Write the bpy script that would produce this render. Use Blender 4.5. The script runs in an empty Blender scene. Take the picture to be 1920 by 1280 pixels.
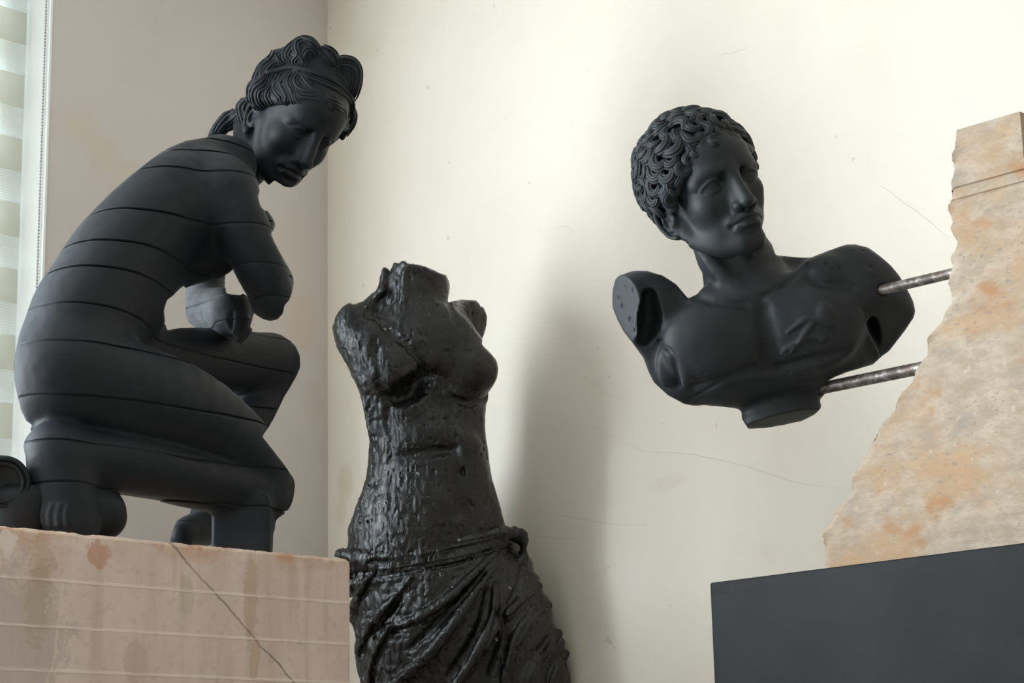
import bpy, bmesh, math, random
import numpy as np
from mathutils import Vector, Matrix

random.seed(7)
# ------------------------------------------------------------------ camera, world, lights, exposure
F, IW, IH = 3800.0, 1920, 1280
PITCH, ROLL = math.radians(13.4), math.radians(1.3)
CAM = np.array([0.0, 0.0, 0.90])
_r0 = np.array([1.0, 0, 0]); _u0 = np.array([0, -math.sin(PITCH), math.cos(PITCH)])
_f0 = np.array([0, math.cos(PITCH), math.sin(PITCH)])
c_, s_ = math.cos(ROLL), math.sin(ROLL)
CR = c_ * _r0 - s_ * _u0          # image right
CU = s_ * _r0 + c_ * _u0          # image up
CB = -_f0                         # towards the viewer
RC = np.stack([CR, CU, CB], 1)
SC = bpy.context.scene
cam_data = bpy.data.cameras.new('camera'); cam = bpy.data.objects.new('camera', cam_data)
SC.collection.objects.link(cam); SC.camera = cam
cam_data.sensor_width = 36.0; cam_data.lens = F / IW * 36.0
cam_data.clip_start = 0.02; cam_data.clip_end = 60
M4 = Matrix([list(RC[i]) + [float(CAM[i])] for i in range(3)] + [[0, 0, 0, 1]])
cam.matrix_world = M4
#CAMHOOK

SC.view_settings.view_transform = 'Standard'; SC.view_settings.look = 'None'
SC.view_settings.gamma = 1.0; SC.view_settings.use_curve_mapping = False
SC.view_settings.exposure = 1.4
SC.cycles.use_denoising = True
SC.cycles.max_bounces = 10; SC.cycles.diffuse_bounces = 6; SC.cycles.glossy_bounces = 4
SC.cycles.transparent_max_bounces = 12

world = bpy.data.worlds.new('daylight'); SC.world = world; world.use_nodes = True
wn = world.node_tree.nodes; wl = world.node_tree.links
bg = wn['Background']; bg.inputs[0].default_value = (0.80, 0.90, 1.0, 1); bg.inputs[1].default_value = 2.1

R2 = math.sqrt(0.5)
D1 = np.array([R2, R2, 0.0])      # along the left wall, away from the camera
D2 = np.array([R2, -R2, 0.0])     # along the right wall, towards the camera (and out of the left wall)
UZ = np.array([0, 0, 1.0])
LEFT_C = -6.00                    # left wall:  x - y = LEFT_C
RIGHT_C = 4.974                    # right wall: x + y = RIGHT_C
CORNER = np.array([(LEFT_C + RIGHT_C) / 2, (RIGHT_C - LEFT_C) / 2, 0.0])
ROOM_L, ROOM_R, ROOM_H = 7.5, 7.0, 3.45

def add_area(name, loc, direction, sx, sy, power, col):
    l = bpy.data.lights.new(name, 'AREA'); l.shape = 'RECTANGLE'; l.size = sx; l.size_y = sy
    l.energy = power; l.color = col
    o = bpy.data.objects.new(name, l); SC.collection.objects.link(o)
    o.location = Vector(loc); o.rotation_euler = Vector(direction).to_track_quat('-Z', 'Y').to_euler()
    return o
WIN_S0, WIN_S1, WIN_Z0, WIN_Z1 = 0.911, 4.42, 0.95, 3.15     # window opening, metres from the corner
REVEAL = 0.100
FILL_WIN_S0, FILL_WIN_S1 = 5.0, 6.7                                  # unseen opening nearer the camera, added to let in frontal fill
def on_left(s, n=0.0, z=0.0):      # point on the left wall, s metres from the corner, n metres into the room
    return CORNER - D1 * s + D2 * n + UZ * z
def on_right(s, n=0.0, z=0.0):
    return CORNER + D2 * s - D1 * n + UZ * z
add_area('daylight_window', on_left(3.40, -0.34, 2.05), D2, 1.90, 2.15, 104, (0.92, 0.95, 1.0))
add_area('added_fill_light', on_left((FILL_WIN_S0 + FILL_WIN_S1) / 2, -0.34, 2.0), D2, 1.7, 2.2, 64, (1.0, 0.96, 0.90))  # fill lamp behind the added opening, brightens the fronts

# ------------------------------------------------------------------ helpers: projection
def ray(px, py):
    v = RC @ np.array([(px - 960.0) / F, (640.0 - py) / F, -1.0])
    return v                       # unit depth along the view axis
def at_depth(px, py, d): return CAM + ray(px, py) * d
def on_plane(px, py, nrm, c):      # nrm.P = c
    v = ray(px, py); t = (c - nrm @ CAM) / (nrm @ v)
    return CAM + v * t
def depth_of(P): return -((np.asarray(P) - CAM) @ CB)
def project(P):
    Q = (P - CAM) @ RC
    d = -Q[..., 2]
    return Q[..., 0] / d * F + 960.0, 640.0 - Q[..., 1] / d * F, d

# ------------------------------------------------------------------ helpers: scene objects
def link(o, parent=None):
    SC.collection.objects.link(o)
    if parent is not None:
        o.parent = parent
    return o
def tag(o, label=None, cat=None, group=None, kind=None):
    for k, v in (('label', label), ('category', cat), ('group', group), ('kind', kind)):
        if v: o[k] = v
    return o
def empty(name, loc, label, cat, group=None):
    o = bpy.data.objects.new(name, None); o.location = Vector(loc); o.empty_display_size = 0.05
    link(o); tag(o, label, cat, group); return o
def mesh_obj(name, V, Fc, mat, parent=None, smooth=False, origin=None):
    V = np.asarray(V, dtype=np.float64)
    org = np.asarray(origin if origin is not None else (parent.location if parent else (0, 0, 0)), dtype=np.float64)
    me = bpy.data.meshes.new(name)
    if isinstance(Fc, np.ndarray):
        nv, nf, k = len(V), len(Fc), Fc.shape[1]
        me.vertices.add(nv); me.vertices.foreach_set('co', (V - org).astype(np.float32).ravel())
        me.loops.add(nf * k); me.loops.foreach_set('vertex_index', Fc.astype(np.int32).ravel())
        me.polygons.add(nf); me.polygons.foreach_set('loop_start', np.arange(0, nf * k, k, dtype=np.int32))
        me.polygons.foreach_set('loop_total', np.full(nf, k, dtype=np.int32))
        me.update(calc_edges=True)
    else:
        me.from_pydata([tuple(v) for v in (V - org)], [], [list(f) for f in Fc]); me.update()
    if smooth: me.polygons.foreach_set('use_smooth', np.ones(len(me.polygons), dtype=bool))
    me.materials.append(mat)
    o = bpy.data.objects.new(name, me)
    if parent is None: o.location = Vector(org)
    return link(o, parent)
BOXF = [(0, 3, 2, 1), (4, 5, 6, 7), (0, 1, 5, 4), (1, 2, 6, 5), (2, 3, 7, 6), (3, 0, 4, 7)]
def box_vf(o, a, b, c, off=0):     # o corner, a b c edge vectors
    P = [o, o + a, o + a + b, o + b]; P = P + [p + c for p in P]
    return P, [tuple(i + off for i in f) for f in BOXF]
def fix_normals(o):
    bm = bmesh.new(); bm.from_mesh(o.data); bmesh.ops.recalc_face_normals(bm, faces=bm.faces)
    bm.to_mesh(o.data); bm.free(); return o
def boxes(name, lst, mat, parent=None, bevel=0.0, origin=None):
    V, Fc = [], []
    for (o, a, b, c) in lst:
        v, f = box_vf(np.asarray(o, float), np.asarray(a, float), np.asarray(b, float), np.asarray(c, float), len(V)); V += v; Fc += f
    ob = mesh_obj(name, V, Fc, mat, parent, origin=origin); fix_normals(ob)
    if bevel:
        m = ob.modifiers.new('bevel', 'BEVEL'); m.width = bevel; m.segments = 2; m.limit_method = 'ANGLE'
    return ob
def catmull(pts, n=6):
    pts = np.asarray(pts, float)
    if len(pts) < 3: 
        t = np.linspace(0, 1, n + 1)[:, None]
        return pts[0] * (1 - t) + pts[-1] * t
    P = np.vstack([2 * pts[0] - pts[1], pts, 2 * pts[-1] - pts[-2]]); out = []
    for i in range(len(pts) - 1):
        p0, p1, p2, p3 = P[i:i + 4]
        for t in np.linspace(0, 1, n, endpoint=False):
            out.append(.5 * ((2 * p1) + (-p0 + p2) * t + (2 * p0 - 5 * p1 + 4 * p2 - p3) * t * t + (-p0 + 3 * p1 - 3 * p2 + p3) * t ** 3))
    out.append(pts[-1]); return np.array(out)
def tube_vf(P, R, sides=8, flat=None, off=0):
    """swept tube; P (n,3), R (n,), flat = (normal vectors (n,3), factor)"""
    P = np.asarray(P, float); n = len(P)
    T = np.gradient(P, axis=0); T /= np.linalg.norm(T, axis=1)[:, None] + 1e-12
    if flat is not None:
        N = np.asarray(flat[0], float); N = N - (N * T).sum(1)[:, None] * T; N /= np.linalg.norm(N, axis=1)[:, None] + 1e-12
        fl = flat[1]
    else:
        N = np.zeros_like(P); a = np.array([0.3, 0.5, 0.8])
        for i in range(n):
            a = a - (a @ T[i]) * T[i]; a /= np.linalg.norm(a) + 1e-12; N[i] = a
        fl = 1.0
    B = np.cross(T, N)
    th = np.linspace(0, 2 * np.pi, sides, endpoint=False)
    V = P[:, None, :] + R[:, None, None] * (fl * np.cos(th)[None, :, None] * N[:, None, :] + np.sin(th)[None, :, None] * B[:, None, :])
    V = V.reshape(-1, 3)
    i = np.arange(n - 1)[:, None] * sides; j = np.arange(sides)[None, :]; j2 = (j + 1) % sides
    Q = np.stack([i + j, i + j2, i + sides + j2, i + sides + j], -1).reshape(-1, 4)
    c0 = [tuple(range(sides - 1, -1, -1)), tuple((n - 1) * sides + k for k in range(sides))]
    Fc = [tuple(q + off for q in f) for f in Q] + [tuple(q + off for q in f) for f in c0]
    return V, Fc

# ------------------------------------------------------------------ helpers: noise
def _hash(ix, iy, iz, seed):
    h = (ix.astype(np.int64) * 374761393 + iy.astype(np.int64) * 668265263 + iz.astype(np.int64) * 2147483647 + seed * 1274126177) & 0xffffffff
    h = ((h ^ (h >> 13)) * 1274126177) & 0xffffffff
    h = (h ^ (h >> 16)) & 0xffff
    return (h.astype(np.float32) / 32767.5 - 1.0)
def vnoise(P, scale, seed=0):
    Q = P * scale; I = np.floor(Q); f = (Q - I).astype(np.float32); I = I.astype(np.int64)
    u = f * f * (3 - 2 * f); r = 0
    for dx in (0, 1):
        wx = u[:, 0] if dx else 1 - u[:, 0]
        for dy in (0, 1):
            wy = u[:, 1] if dy else 1 - u[:, 1]
            for dz in (0, 1):
                wz = u[:, 2] if dz else 1 - u[:, 2]
                r = r + wx * wy * wz * _hash(I[:, 0] + dx, I[:, 1] + dy, I[:, 2] + dz, seed)
    return r

# ------------------------------------------------------------------ helpers: signed distance sculpting
class Sculpt:
    """Solid modelled as blended volumes; every point is (px, py, n) through self.pt, radii in photo pixels at that depth."""
    def __init__(s, pt): s.ptf = pt; s.ops = []
    def pt(s, p):
        if isinstance(p, np.ndarray): return p
        return s.ptf(*p)
    def m(s, P): return depth_of(P) / F
    def chain(s, pts, rad, k=12, mode='add', flat=None, n=4):
        W = np.array([s.pt(p) for p in pts]); sc = np.array([s.m(p) for p in W])
        R = np.array(rad, float) * (np.ones(len(W)) if not np.isscalar(rad) else 1.0) if not np.isscalar(rad) else np.full(len(W), float(rad))
        R = R * sc
        if len(W) > 2:
            C = catmull(np.hstack([W, R[:, None]]), n); W, R = C[:, :3], np.maximum(C[:, 3], 1e-4)
        km = k * sc.mean()
        ax, fl = (None, 1.0) if flat is None else (np.asarray(flat[0], float) / np.linalg.norm(flat[0]), flat[1])
        def tr(P):
            return P if ax is None else P + np.outer(P @ ax, ax) * (1 / fl - 1)
        A = tr(W)
        mf = min(1.0, fl)
        A0, BA = A[:-1], A[1:] - A[:-1]; BB = np.maximum((BA * BA).sum(1), 1e-12); dR = R[1:] - R[:-1]
        A0, BA, BB, dR, R = (q.astype(np.float32) for q in (A0, BA, BB, dR, R)); ax = None if ax is None else ax.astype(np.float32); mf = np.float32(mf); fk = np.float32(1 / fl - 1)
        def fn(P):
            Q = P if ax is None else P + (P @ ax)[:, None] * (ax * fk)
            lo, hi = Q.min(0), Q.max(0); cc = (lo + hi) / 2; rad = np.linalg.norm(hi - lo) / 2
            v = cc - A0; t = np.clip((v * BA).sum(1) / BB, 0, 1)
            dc = np.linalg.norm(v - t[:, None] * BA, axis=1) - (R[:-1] + dR * t)
            d = None
            for i in np.flatnonzero(dc <= dc.min() + 2.2 * rad):
                pa = Q - A0[i]
                t = np.clip((pa @ BA[i]) / BB[i], 0, 1)
                pa -= t[:, None] * BA[i]
                e = np.sqrt(np.einsum('ij,ij->i', pa, pa)) - (R[i] + dR[i] * t)
                d = e if d is None else np.minimum(d, e)
            return d * mf
        c = (W.min(0) + W.max(0)) / 2
        br = np.linalg.norm(W - c, axis=1).max() + R.max() * max(1, fl)
        s.ops.append((mode, fn, c, br, km)); return s
    def ell(s, p, r, rot=0, yaw=0, tilt=0, k=12, mode='add'):
        c = s.pt(p); sc = s.m(c); r3 = np.array(r, float) * sc
        a, b, g = math.radians(rot), math.radians(yaw), math.radians(tilt)
        Rz = np.array([[math.cos(a), -math.sin(a), 0], [math.sin(a), math.cos(a), 0], [0, 0, 1]])
        Ry = np.array([[math.cos(b), 0, math.sin(b)], [0, 1, 0], [-math.sin(b), 0, math.cos(b)]])
        Rx = np.array([[1, 0, 0], [0, math.cos(g), -math.sin(g)], [0, math.sin(g), math.cos(g)]])
        M = RC @ (Rz @ Ry @ Rx)
        return s.ellw(c, r3, M, k * sc, mode)
    def ellw(s, c, r3, M, km, mode='add'):
        c32, r32, M32 = (np.asarray(q, np.float32) for q in (c, r3, M)); i1, i2 = 1 / r32, 1 / (r32 * r32)
        def fn(P):
            q = (P - c32) @ M32
            a = q * i1; b = q * i2
            k0 = np.sqrt(np.einsum('ij,ij->i', a, a)); k1 = np.sqrt(np.einsum('ij,ij->i', b, b)) + np.float32(1e-9)
            return k0 * (k0 - np.float32(1)) / k1
        s.ops.append((mode, fn, c, float(max(r3)), km)); return s
    def box(s, c, M, half, rnd, km, mode='add'):
        half = np.asarray(half, float) - rnd
        def fn(P):
            q = np.abs((P - c) @ M) - half
            return np.sqrt((np.maximum(q, 0) ** 2).sum(1)) + np.minimum(q.max(1), 0) - rnd
        s.ops.append((mode, fn, np.asarray(c), float(np.linalg.norm(half) + rnd), km)); return s
    def plane_cut(s, p, nrm, k=2, c=None, br=9.0):
        P0 = s.pt(p); nrm = np.asarray(nrm, float); nrm = nrm / np.linalg.norm(nrm); sc = s.m(P0)
        s.ops.append(('cut', lambda P: (P - P0) @ nrm, P0 if c is None else c, br, k * sc)); return s
    def disp(s, fn, c=None, br=99.0):
        s.ops.append(('disp', fn, np.zeros(3) if c is None else c, br, 0.0)); return s
    def carve(s, polys, k=6, grow=0.0):
        """keep the solid inside the outline (list of rings: union of the first kind, holes given with ('hole', ring))"""
        rings = [(1, np.array(q, float)) if not isinstance(q, tuple) else (-1, np.array(q[1], float)) for q in polys]
        allp = np.vstack([r for _, r in rings]); lo = allp.min(0) - 40; hi = allp.max(0) + 40
        st = 2.0; nx, ny = int((hi[0] - lo[0]) / st) + 2, int((hi[1] - lo[1]) / st) + 2
        gx, gy = np.meshgrid(lo[0] + st * np.arange(nx), lo[1] + st * np.arange(ny), indexing='ij')
        Dm = np.full(gx.shape, 1e9); ins = np.zeros(gx.shape, bool)
        for sg, r in rings:
            q = np.roll(r, -1, 0)
            for a, b in zip(r, q):
                ab = b - a; L = ab @ ab + 1e-9
                t = np.clip(((gx - a[0]) * ab[0] + (gy - a[1]) * ab[1]) / L, 0, 1)
                Dm = np.minimum(Dm, (gx - a[0] - t * ab[0]) ** 2 + (gy - a[1] - t * ab[1]) ** 2)
                cr = ((a[1] > gy) != (b[1] > gy)) & (gx < (b[0] - a[0]) * (gy - a[1]) / (b[1] - a[1] + 1e-12) + a[0])
                ins ^= cr
        Dm = np.sqrt(Dm); Dm = np.where(ins, -Dm, Dm) - grow
        def fn(P):
            u, v, d = project(P)
            x = np.clip((u - lo[0]) / st, 0, nx - 1.001); y = np.clip((v - lo[1]) / st, 0, ny - 1.001)
            i, j = x.astype(int), y.astype(int); fx, fy = x - i, y - j
            s2 = (Dm[i, j] * (1 - fx) * (1 - fy) + Dm[i + 1, j] * fx * (1 - fy) + Dm[i, j + 1] * (1 - fx) * fy + Dm[i + 1, j + 1] * fx * fy)
            return s2 * d / F
        s.ops.append(('int', fn, np.zeros(3), 99.0, k * 0.001)); return s
    def ev(s, P, ops=None):
        P = np.asarray(P, np.float32); d = np.full(len(P), 1.0, np.float32)
        for (mode, fn, c, br, k) in (s.ops if ops is None else ops):
            if mode == 'disp':
                d = d + fn(P, d); continue
            b = fn(P); k = np.float32(k)
            if mode == 'add':
                h = np.maximum(k - np.abs(d - b), 0) / k if k > 0 else 0
                d = np.minimum(d, b) - h * h * k * .25
            else:
                if mode in ('sub', 'cut'): b = -b if mode == 'sub' else b
                h = np.maximum(k - np.abs(d - b), 0) / k if k > 0 else 0
                d = np.maximum(d, b) + h * h * k * .25
        return d
    def hits(s, pp, d0, d1, N=260):
        """first surface point seen along the rays through the photo points pp"""
        ts = np.linspace(d0, d1, N); out = []
        for (px, py) in pp:
            v = ray(px, py); P = CAM + ts[:, None] * v; f = s.ev(P)
            i = np.argmax(f < 0)
            if f[i] >= 0: i = int(np.argmin(f)); out.append(P[i]); continue
            if i > 0: t = ts[i - 1] + (ts[i] - ts[i - 1]) * f[i - 1] / (f[i - 1] - f[i])
            else: t = ts[0]
            out.append(CAM + t * v)
        return np.array(out)
    def grad(s, P, e=0.002):
        P = np.atleast_2d(P); g = np.stack([s.ev(P + e * np.eye(3)[i]) - s.ev(P - e * np.eye(3)[i]) for i in range(3)], 1)
        return g / (np.linalg.norm(g, axis=1)[:, None] + 1e-12)
    def mesh(s, xs, ys, zs, B=10, slack=1.15):
        """surface nets over a rectilinear grid, only evaluated in blocks near the surface"""
        nx, ny, nz = len(xs), len(ys), len(zs)
        val = np.full((nx, ny, nz), 9.0, np.float32)
        G = [np.append(np.arange(0, n - 1, B), n - 1) for n in (nx, ny, nz)]
        C = np.array([o[2] for o in s.ops]); BR = np.array([o[3] + o[4] for o in s.ops])
        glob = np.array([o[0] in ('disp', 'int') for o in s.ops]); isadd = np.array([o[0] == 'add' for o in s.ops]); isd = np.array([o[0] == 'disp' for o in s.ops])
        def work(job):
            i0, i1, j0, j1, k0, k1 = job
            lo = np.array([xs[i0], ys[j0], zs[k0]]); hi = np.array([xs[i1], ys[j1], zs[k1]])
            c = (lo + hi) / 2; rad = np.linalg.norm(hi - lo) / 2
            near = np.linalg.norm(C - c, axis=1) < BR + rad * 2.2 + .012
            if not (near & isadd).any(): return
            sel = near | glob
            f = float(s.ev(c[None], [s.ops[q] for q in np.flatnonzero(sel & ~isd)])[0])
            if f > rad * slack + .006: return
            if f < -rad * slack - .006: val[i0:i1 + 1, j0:j1 + 1, k0:k1 + 1] = -1.0; return
            X, Y, Z = np.meshgrid(xs[i0:i1 + 1], ys[j0:j1 + 1], zs[k0:k1 + 1], indexing='ij')
            P = np.stack([X.ravel(), Y.ravel(), Z.ravel()], 1).astype(np.float32)
            near = np.linalg.norm(C - c, axis=1) < BR + rad + .012
            sel = near | glob
            d = s.ev(P, [s.ops[q] for q in np.flatnonzero(sel & ~isd)])
            nb = np.abs(d) < .02
            if isd.any() and nb.any():
                Pn = P[nb]; dn = d[nb]
                for q in np.flatnonzero(isd & sel): dn = dn + s.ops[q][1](Pn, dn)
                d[nb] = dn
            val[i0:i1 + 1, j0:j1 + 1, k0:k1 + 1] = d.reshape(X.shape)
        jobs = [(i0, i1, j0, j1, k0, k1) for i0, i1 in zip(G[0][:-1], G[0][1:]) for j0, j1 in zip(G[1][:-1], G[1][1:]) for k0, k1 in zip(G[2][:-1], G[2][1:])]
        for j in jobs: work(j)
        val[0] = val[-1] = 1; val[:, 0] = val[:, -1] = 1; val[:, :, 0] = val[:, :, -1] = 1
        neg = val < 0
        cnt = np.zeros((nx - 1, ny - 1, nz - 1), np.int8)
        for a in (0, 1):
            for b in (0, 1):
                for c in (0, 1): cnt += neg[a:nx - 1 + a, b:ny - 1 + b, c:nz - 1 + c]
        act = (cnt > 0) & (cnt < 8)
        I = np.argwhere(act); idx = np.full(act.shape, -1, np.int32); idx[act] = np.arange(len(I))
        acc = np.zeros((len(I), 3)); w = np.zeros(len(I))
        cor = {}
        for a in (0, 1):
            for b in (0, 1):
                for c in (0, 1): cor[a, b, c] = val[I[:, 0] + a, I[:, 1] + b, I[:, 2] + c].astype(np.float64)
        for ax in range(3):
            for a in (0, 1):
                for b in (0, 1):
                    o0 = [a, b]; o0.insert(ax, 0); o1 = list(o0); o1[ax] = 1
                    v0, v1 = cor[tuple(o0)], cor[tuple(o1)]
                    mk = (v0 < 0) != (v1 < 0); t = np.where(mk, v0 / (v0 - v1 + (~mk)), 0)
                    p = np.tile(np.array(o0, float), (len(I), 1)); p[:, ax] = t
                    acc += p * mk[:, None]; w += mk
        fr = acc / w[:, None]
        V = np.empty((len(I), 3))
        for q, arr in enumerate((xs, ys, zs)):
            i = I[:, q]; V[:, q] = arr[i] + (arr[i + 1] - arr[i]) * fr[:, q]
        quads = []
        for ax in range(3):
            sl0 = [slice(1, -1)] * 3; sl1 = [slice(1, -1)] * 3
            sl0[ax] = slice(0, -1); sl1[ax] = slice(1, None)
            e0, e1 = neg[tuple(sl0)], neg[tuple(sl1)]
            E = np.argwhere(e0 != e1)
            if not len(E): continue
            b, c = [q for q in range(3) if q != ax]
            base = E + 1; base[:, ax] = E[:, ax]
            fl = e0[tuple(E.T)]
            q = []
            for (db, dc) in ((-1, -1), (0, -1), (0, 0), (-1, 0)):
                t = base.copy(); t[:, b] += db; t[:, c] += dc; q.append(idx[tuple(t.T)])
            q = np.stack(q, 1)
            if ax == 1: fl = ~fl
            q[~fl] = q[~fl][:, ::-1]; quads.append(q)
        Q = np.vstack(quads); Q = Q[(Q >= 0).all(1)]
        return V, Q
def axis_grid(lo, hi, h): return np.arange(lo, hi + h, h)
def relax(V, Q, it=1, lam=0.4):
    A = np.concatenate([Q[:, 0], Q[:, 1], Q[:, 2], Q[:, 3], Q[:, 1], Q[:, 2], Q[:, 3], Q[:, 0]])
    Bq = np.concatenate([Q[:, 1], Q[:, 2], Q[:, 3], Q[:, 0], Q[:, 0], Q[:, 1], Q[:, 2], Q[:, 3]])
    n = np.maximum(np.bincount(A, minlength=len(V)), 1)
    for _ in range(it):
        S = np.stack([np.bincount(A, V[Bq, q], minlength=len(V)) for q in range(3)], 1)
        V = V + lam * (S / n[:, None] - V)
    return V
# ------------------------------------------------------------------ materials
class NB:
    """small node-tree builder"""
    def __init__(s, name):
        s.mat = bpy.data.materials.new(name); s.mat.use_nodes = True
        s.t = s.mat.node_tree; s.n = s.t.nodes; s.l = s.t.links
        s.b = s.n['Principled BSDF']; s.out = s.n['Material Output']
        s.tc = s.n.new('ShaderNodeTexCoord')
    def obj(s): return s.tc.outputs['Object']
    def put(s, sock, v):
        if v is None: return
        if hasattr(v, 'is_output'): s.l.new(v, sock)
        elif isinstance(v, (tuple, list)) and len(v) == 3 and sock.type == 'RGBA': sock.default_value = (*v, 1)
        else: sock.default_value = v
    def math(s, op, a, b=None, c=None, clamp=False):
        n = s.n.new('ShaderNodeMath'); n.operation = op; n.use_clamp = clamp
        for i, v in enumerate((a, b, c)): s.put(n.inputs[i], v)
        return n.outputs[0]
    def noise(s, vec, scale, detail=4, rough=.55, dist=0.0):
        n = s.n.new('ShaderNodeTexNoise'); s.put(n.inputs['Vector'], vec)
        n.inputs['Scale'].default_value = scale; n.inputs['Detail'].default_value = detail
        n.inputs['Roughness'].default_value = rough; n.inputs['Distortion'].default_value = dist
        return n.outputs['Fac']
    def voro(s, vec, scale, feature='F1'):
        n = s.n.new('ShaderNodeTexVoronoi'); n.feature = feature; s.put(n.inputs['Vector'], vec); n.inputs['Scale'].default_value = scale
        return n.outputs['Distance']
    def map(s, vec, loc=(0, 0, 0), scale=(1, 1, 1), rot=(0, 0, 0)):
        n = s.n.new('ShaderNodeMapping'); s.put(n.inputs[0], vec)
        n.inputs['Location'].default_value = loc; n.inputs['Rotation'].default_value = rot; n.inputs['Scale'].default_value = scale
        return n.outputs[0]
    def sep(s, vec):
        n = s.n.new('ShaderNodeSeparateXYZ'); s.put(n.inputs[0], vec); return n.outputs
    def ramp(s, f, a, b, va=0.0, vb=1.0):
        n = s.n.new('ShaderNodeMapRange'); n.interpolation_type = 'SMOOTHSTEP'; s.put(n.inputs[0], f)
        for i, v in zip((1, 2, 3, 4), (a, b, va, vb)): n.inputs[i].default_value = v
        return n.outputs[0]
    def mix(s, f, a, b, mode='MIX'):
        n = s.n.new('ShaderNodeMix'); n.data_type = 'RGBA'; n.blend_type = mode
        s.put(n.inputs[0], f); s.put(n.inputs[6], a); s.put(n.inputs[7], b); return n.outputs[2]
    def bump(s, h, strength=.3, dist=.002, prev=None):
        n = s.n.new('ShaderNodeBump'); s.put(n.inputs['Height'], h); n.inputs['Strength'].default_value = strength
        n.inputs['Distance'].default_value = dist
        if prev is not None: s.l.new(prev, n.inputs['Normal'])
        return n.outputs[0]
    def attr(s, name):
        n = s.n.new('ShaderNodeAttribute'); n.attribute_name = name; return n.outputs['Fac']
    def line(s, a, b, c, w, soft=None, wob=None):
        """soft mask around the line a*x + b*z = c (object coordinates)"""
        x, y, z = s.sep(s.obj())
        v = s.math('ADD', s.math('MULTIPLY', x, a), s.math('MULTIPLY', z, b)); v = s.math('SUBTRACT', v, c)
        if wob is not None: v = s.math('ADD', v, wob)
        return s.ramp(s.math('ABSOLUTE', v), w, w + (soft or w), 1, 0)
    def blob(s, px, pz, rx, rz, wob=None, a=.7, b=1.0):
        x, y, z = s.sep(s.obj())
        u = s.math('DIVIDE', s.math('SUBTRACT', x, px), rx); v = s.math('DIVIDE', s.math('SUBTRACT', z, pz), rz)
        d = s.math('SQRT', s.math('ADD', s.math('MULTIPLY', u, u), s.math('MULTIPLY', v, v)))
        if wob is not None: d = s.math('ADD', d, wob)
        return s.ramp(d, a, b, 1, 0)
    def fin(s, col, rough=.5, normal=None, spec=None, **kw):
        s.put(s.b.inputs['Base Color'], col); s.put(s.b.inputs['Roughness'], rough)
        if normal is not None: s.l.new(normal, s.b.inputs['Normal'])
        if spec is not None: s.put(s.b.inputs['Specular IOR Level'], spec)
        for k, v in kw.items(): s.put(s.b.inputs[k.replace('_', ' ')], v)
        return s.mat
def centred(nb, f, amp):            # noise 0..1 -> -amp..amp
    return nb.math('MULTIPLY', nb.math('SUBTRACT', f, .5), 2 * amp)

def mat_black(name, col, lit_dust_chips, rough, bump, spec=.5, bscale=140, coat=0.0, sheen=0.0, vary=.12, fine=0.0):
    m = NB(name); o = m.obj()
    n1 = m.noise(o, 9, 5, .6); n2 = m.noise(o, bscale, 3, .6)
    c = m.mix(m.ramp(n1, .35, .75), col, tuple(x * 1.35 for x in col))
    d = m.attr('lit_dust_chips')  # mask for dust, chips and painted light
    c = m.mix(m.math('MULTIPLY', d, m.ramp(m.noise(o, 42, 4, .65), .25, .7, .55, 1)), c, lit_dust_chips)
    r = m.math('ADD', rough, centred(m, n1, vary)); r = m.math('ADD', r, m.math('MULTIPLY', d, .25), clamp=True)
    nm = m.bump(n2, bump, .0015)
    if fine:
        w = m.noise(m.map(o, scale=(1, 1, .5)), 75, 5, .68, .8); p = m.ramp(m.noise(o, 190, 2, .5), .62, .70)
        nm = m.bump(m.math('SUBTRACT', w, m.math('MULTIPLY', p, .5)), fine, .006, nm)
    return m.fin(c, r, nm, spec, Coat_Weight=coat, Coat_Roughness=.2, Sheen_Weight=sheen, Sheen_Roughness=.5, Sheen_Tint=(.75, .87, 1, 1))
M_CROUCH = mat_black('black_painted_plaster', (.0070, .0092, .0125), (.105, .11, .115), .55, .12, .26, sheen=.022)
M_BUST = mat_black('matte_black_plaster', (.017, .0198, .0232), (.10, .108, .115), .55, .15, .25, sheen=.015)
M_TORSO = mat_black('glossy_black_wax', (.0052, .0052, .0052), (.45, .44, .40), .27, .25, .42, 90, .10, vary=.30, fine=.42)

m = NB('limestone'); o = m.obj()
big = m.noise(o, 3.2, 5, .6, .3); mid = m.noise(m.map(o, scale=(1, 1, 1.9)), 17, 7, .72); fine = m.noise(m.map(o, scale=(1, 1, 2.2)), 70, 4, .6)
c = m.mix(m.ramp(mid, .35, .7), (.34, .278, .212), (.48, .40, .32))
c = m.mix(m.ramp(m.noise(m.map(o, (5, 1, 2), (1, 1, 1.5)), 4.5, 5, .65), .44, .64, 0, .85), c, (.42, .27, .155))
rust = m.ramp(m.noise(m.map(o, (2, 7, 3), (1, 1, 1.4)), 7.5, 4, .6), .58, .72, 0, .85)
c = m.mix(rust, c, (.37, .19, .085))
fl = m.math('MULTIPLY', m.ramp(fine, .56, .66), m.ramp(m.noise(o, 5, 3, .5), .38, .6))
c = m.mix(m.math('MULTIPLY', fl, .8), c, (.235, .215, .195))
c = m.mix(m.ramp(m.noise(m.map(o, (9, 3, 1)), 16, 3, .5), .58, .72, 0, .6), c, (.29, .255, .225))
c = m.mix(m.ramp(m.noise(m.map(o, (1, 8, 4)), 24, 3, .5), .66, .72, 0, .6), c, (.53, .46, .385))
M_STELE = m.fin(c, .82, m.bump(m.math('ADD', fine, m.math('MULTIPLY', mid, .6)), .35, .004), .25)
m = NB('broken_limestone'); o = m.obj()
c = m.mix(m.ramp(m.noise(o, 30, 5, .6), .35, .7), (.44, .36, .29), (.56, .49, .42))
M_STELE_EDGE = m.fin(c, .85, m.bump(m.noise(o, 60, 5, .65), .5, .006), .25)

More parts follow.
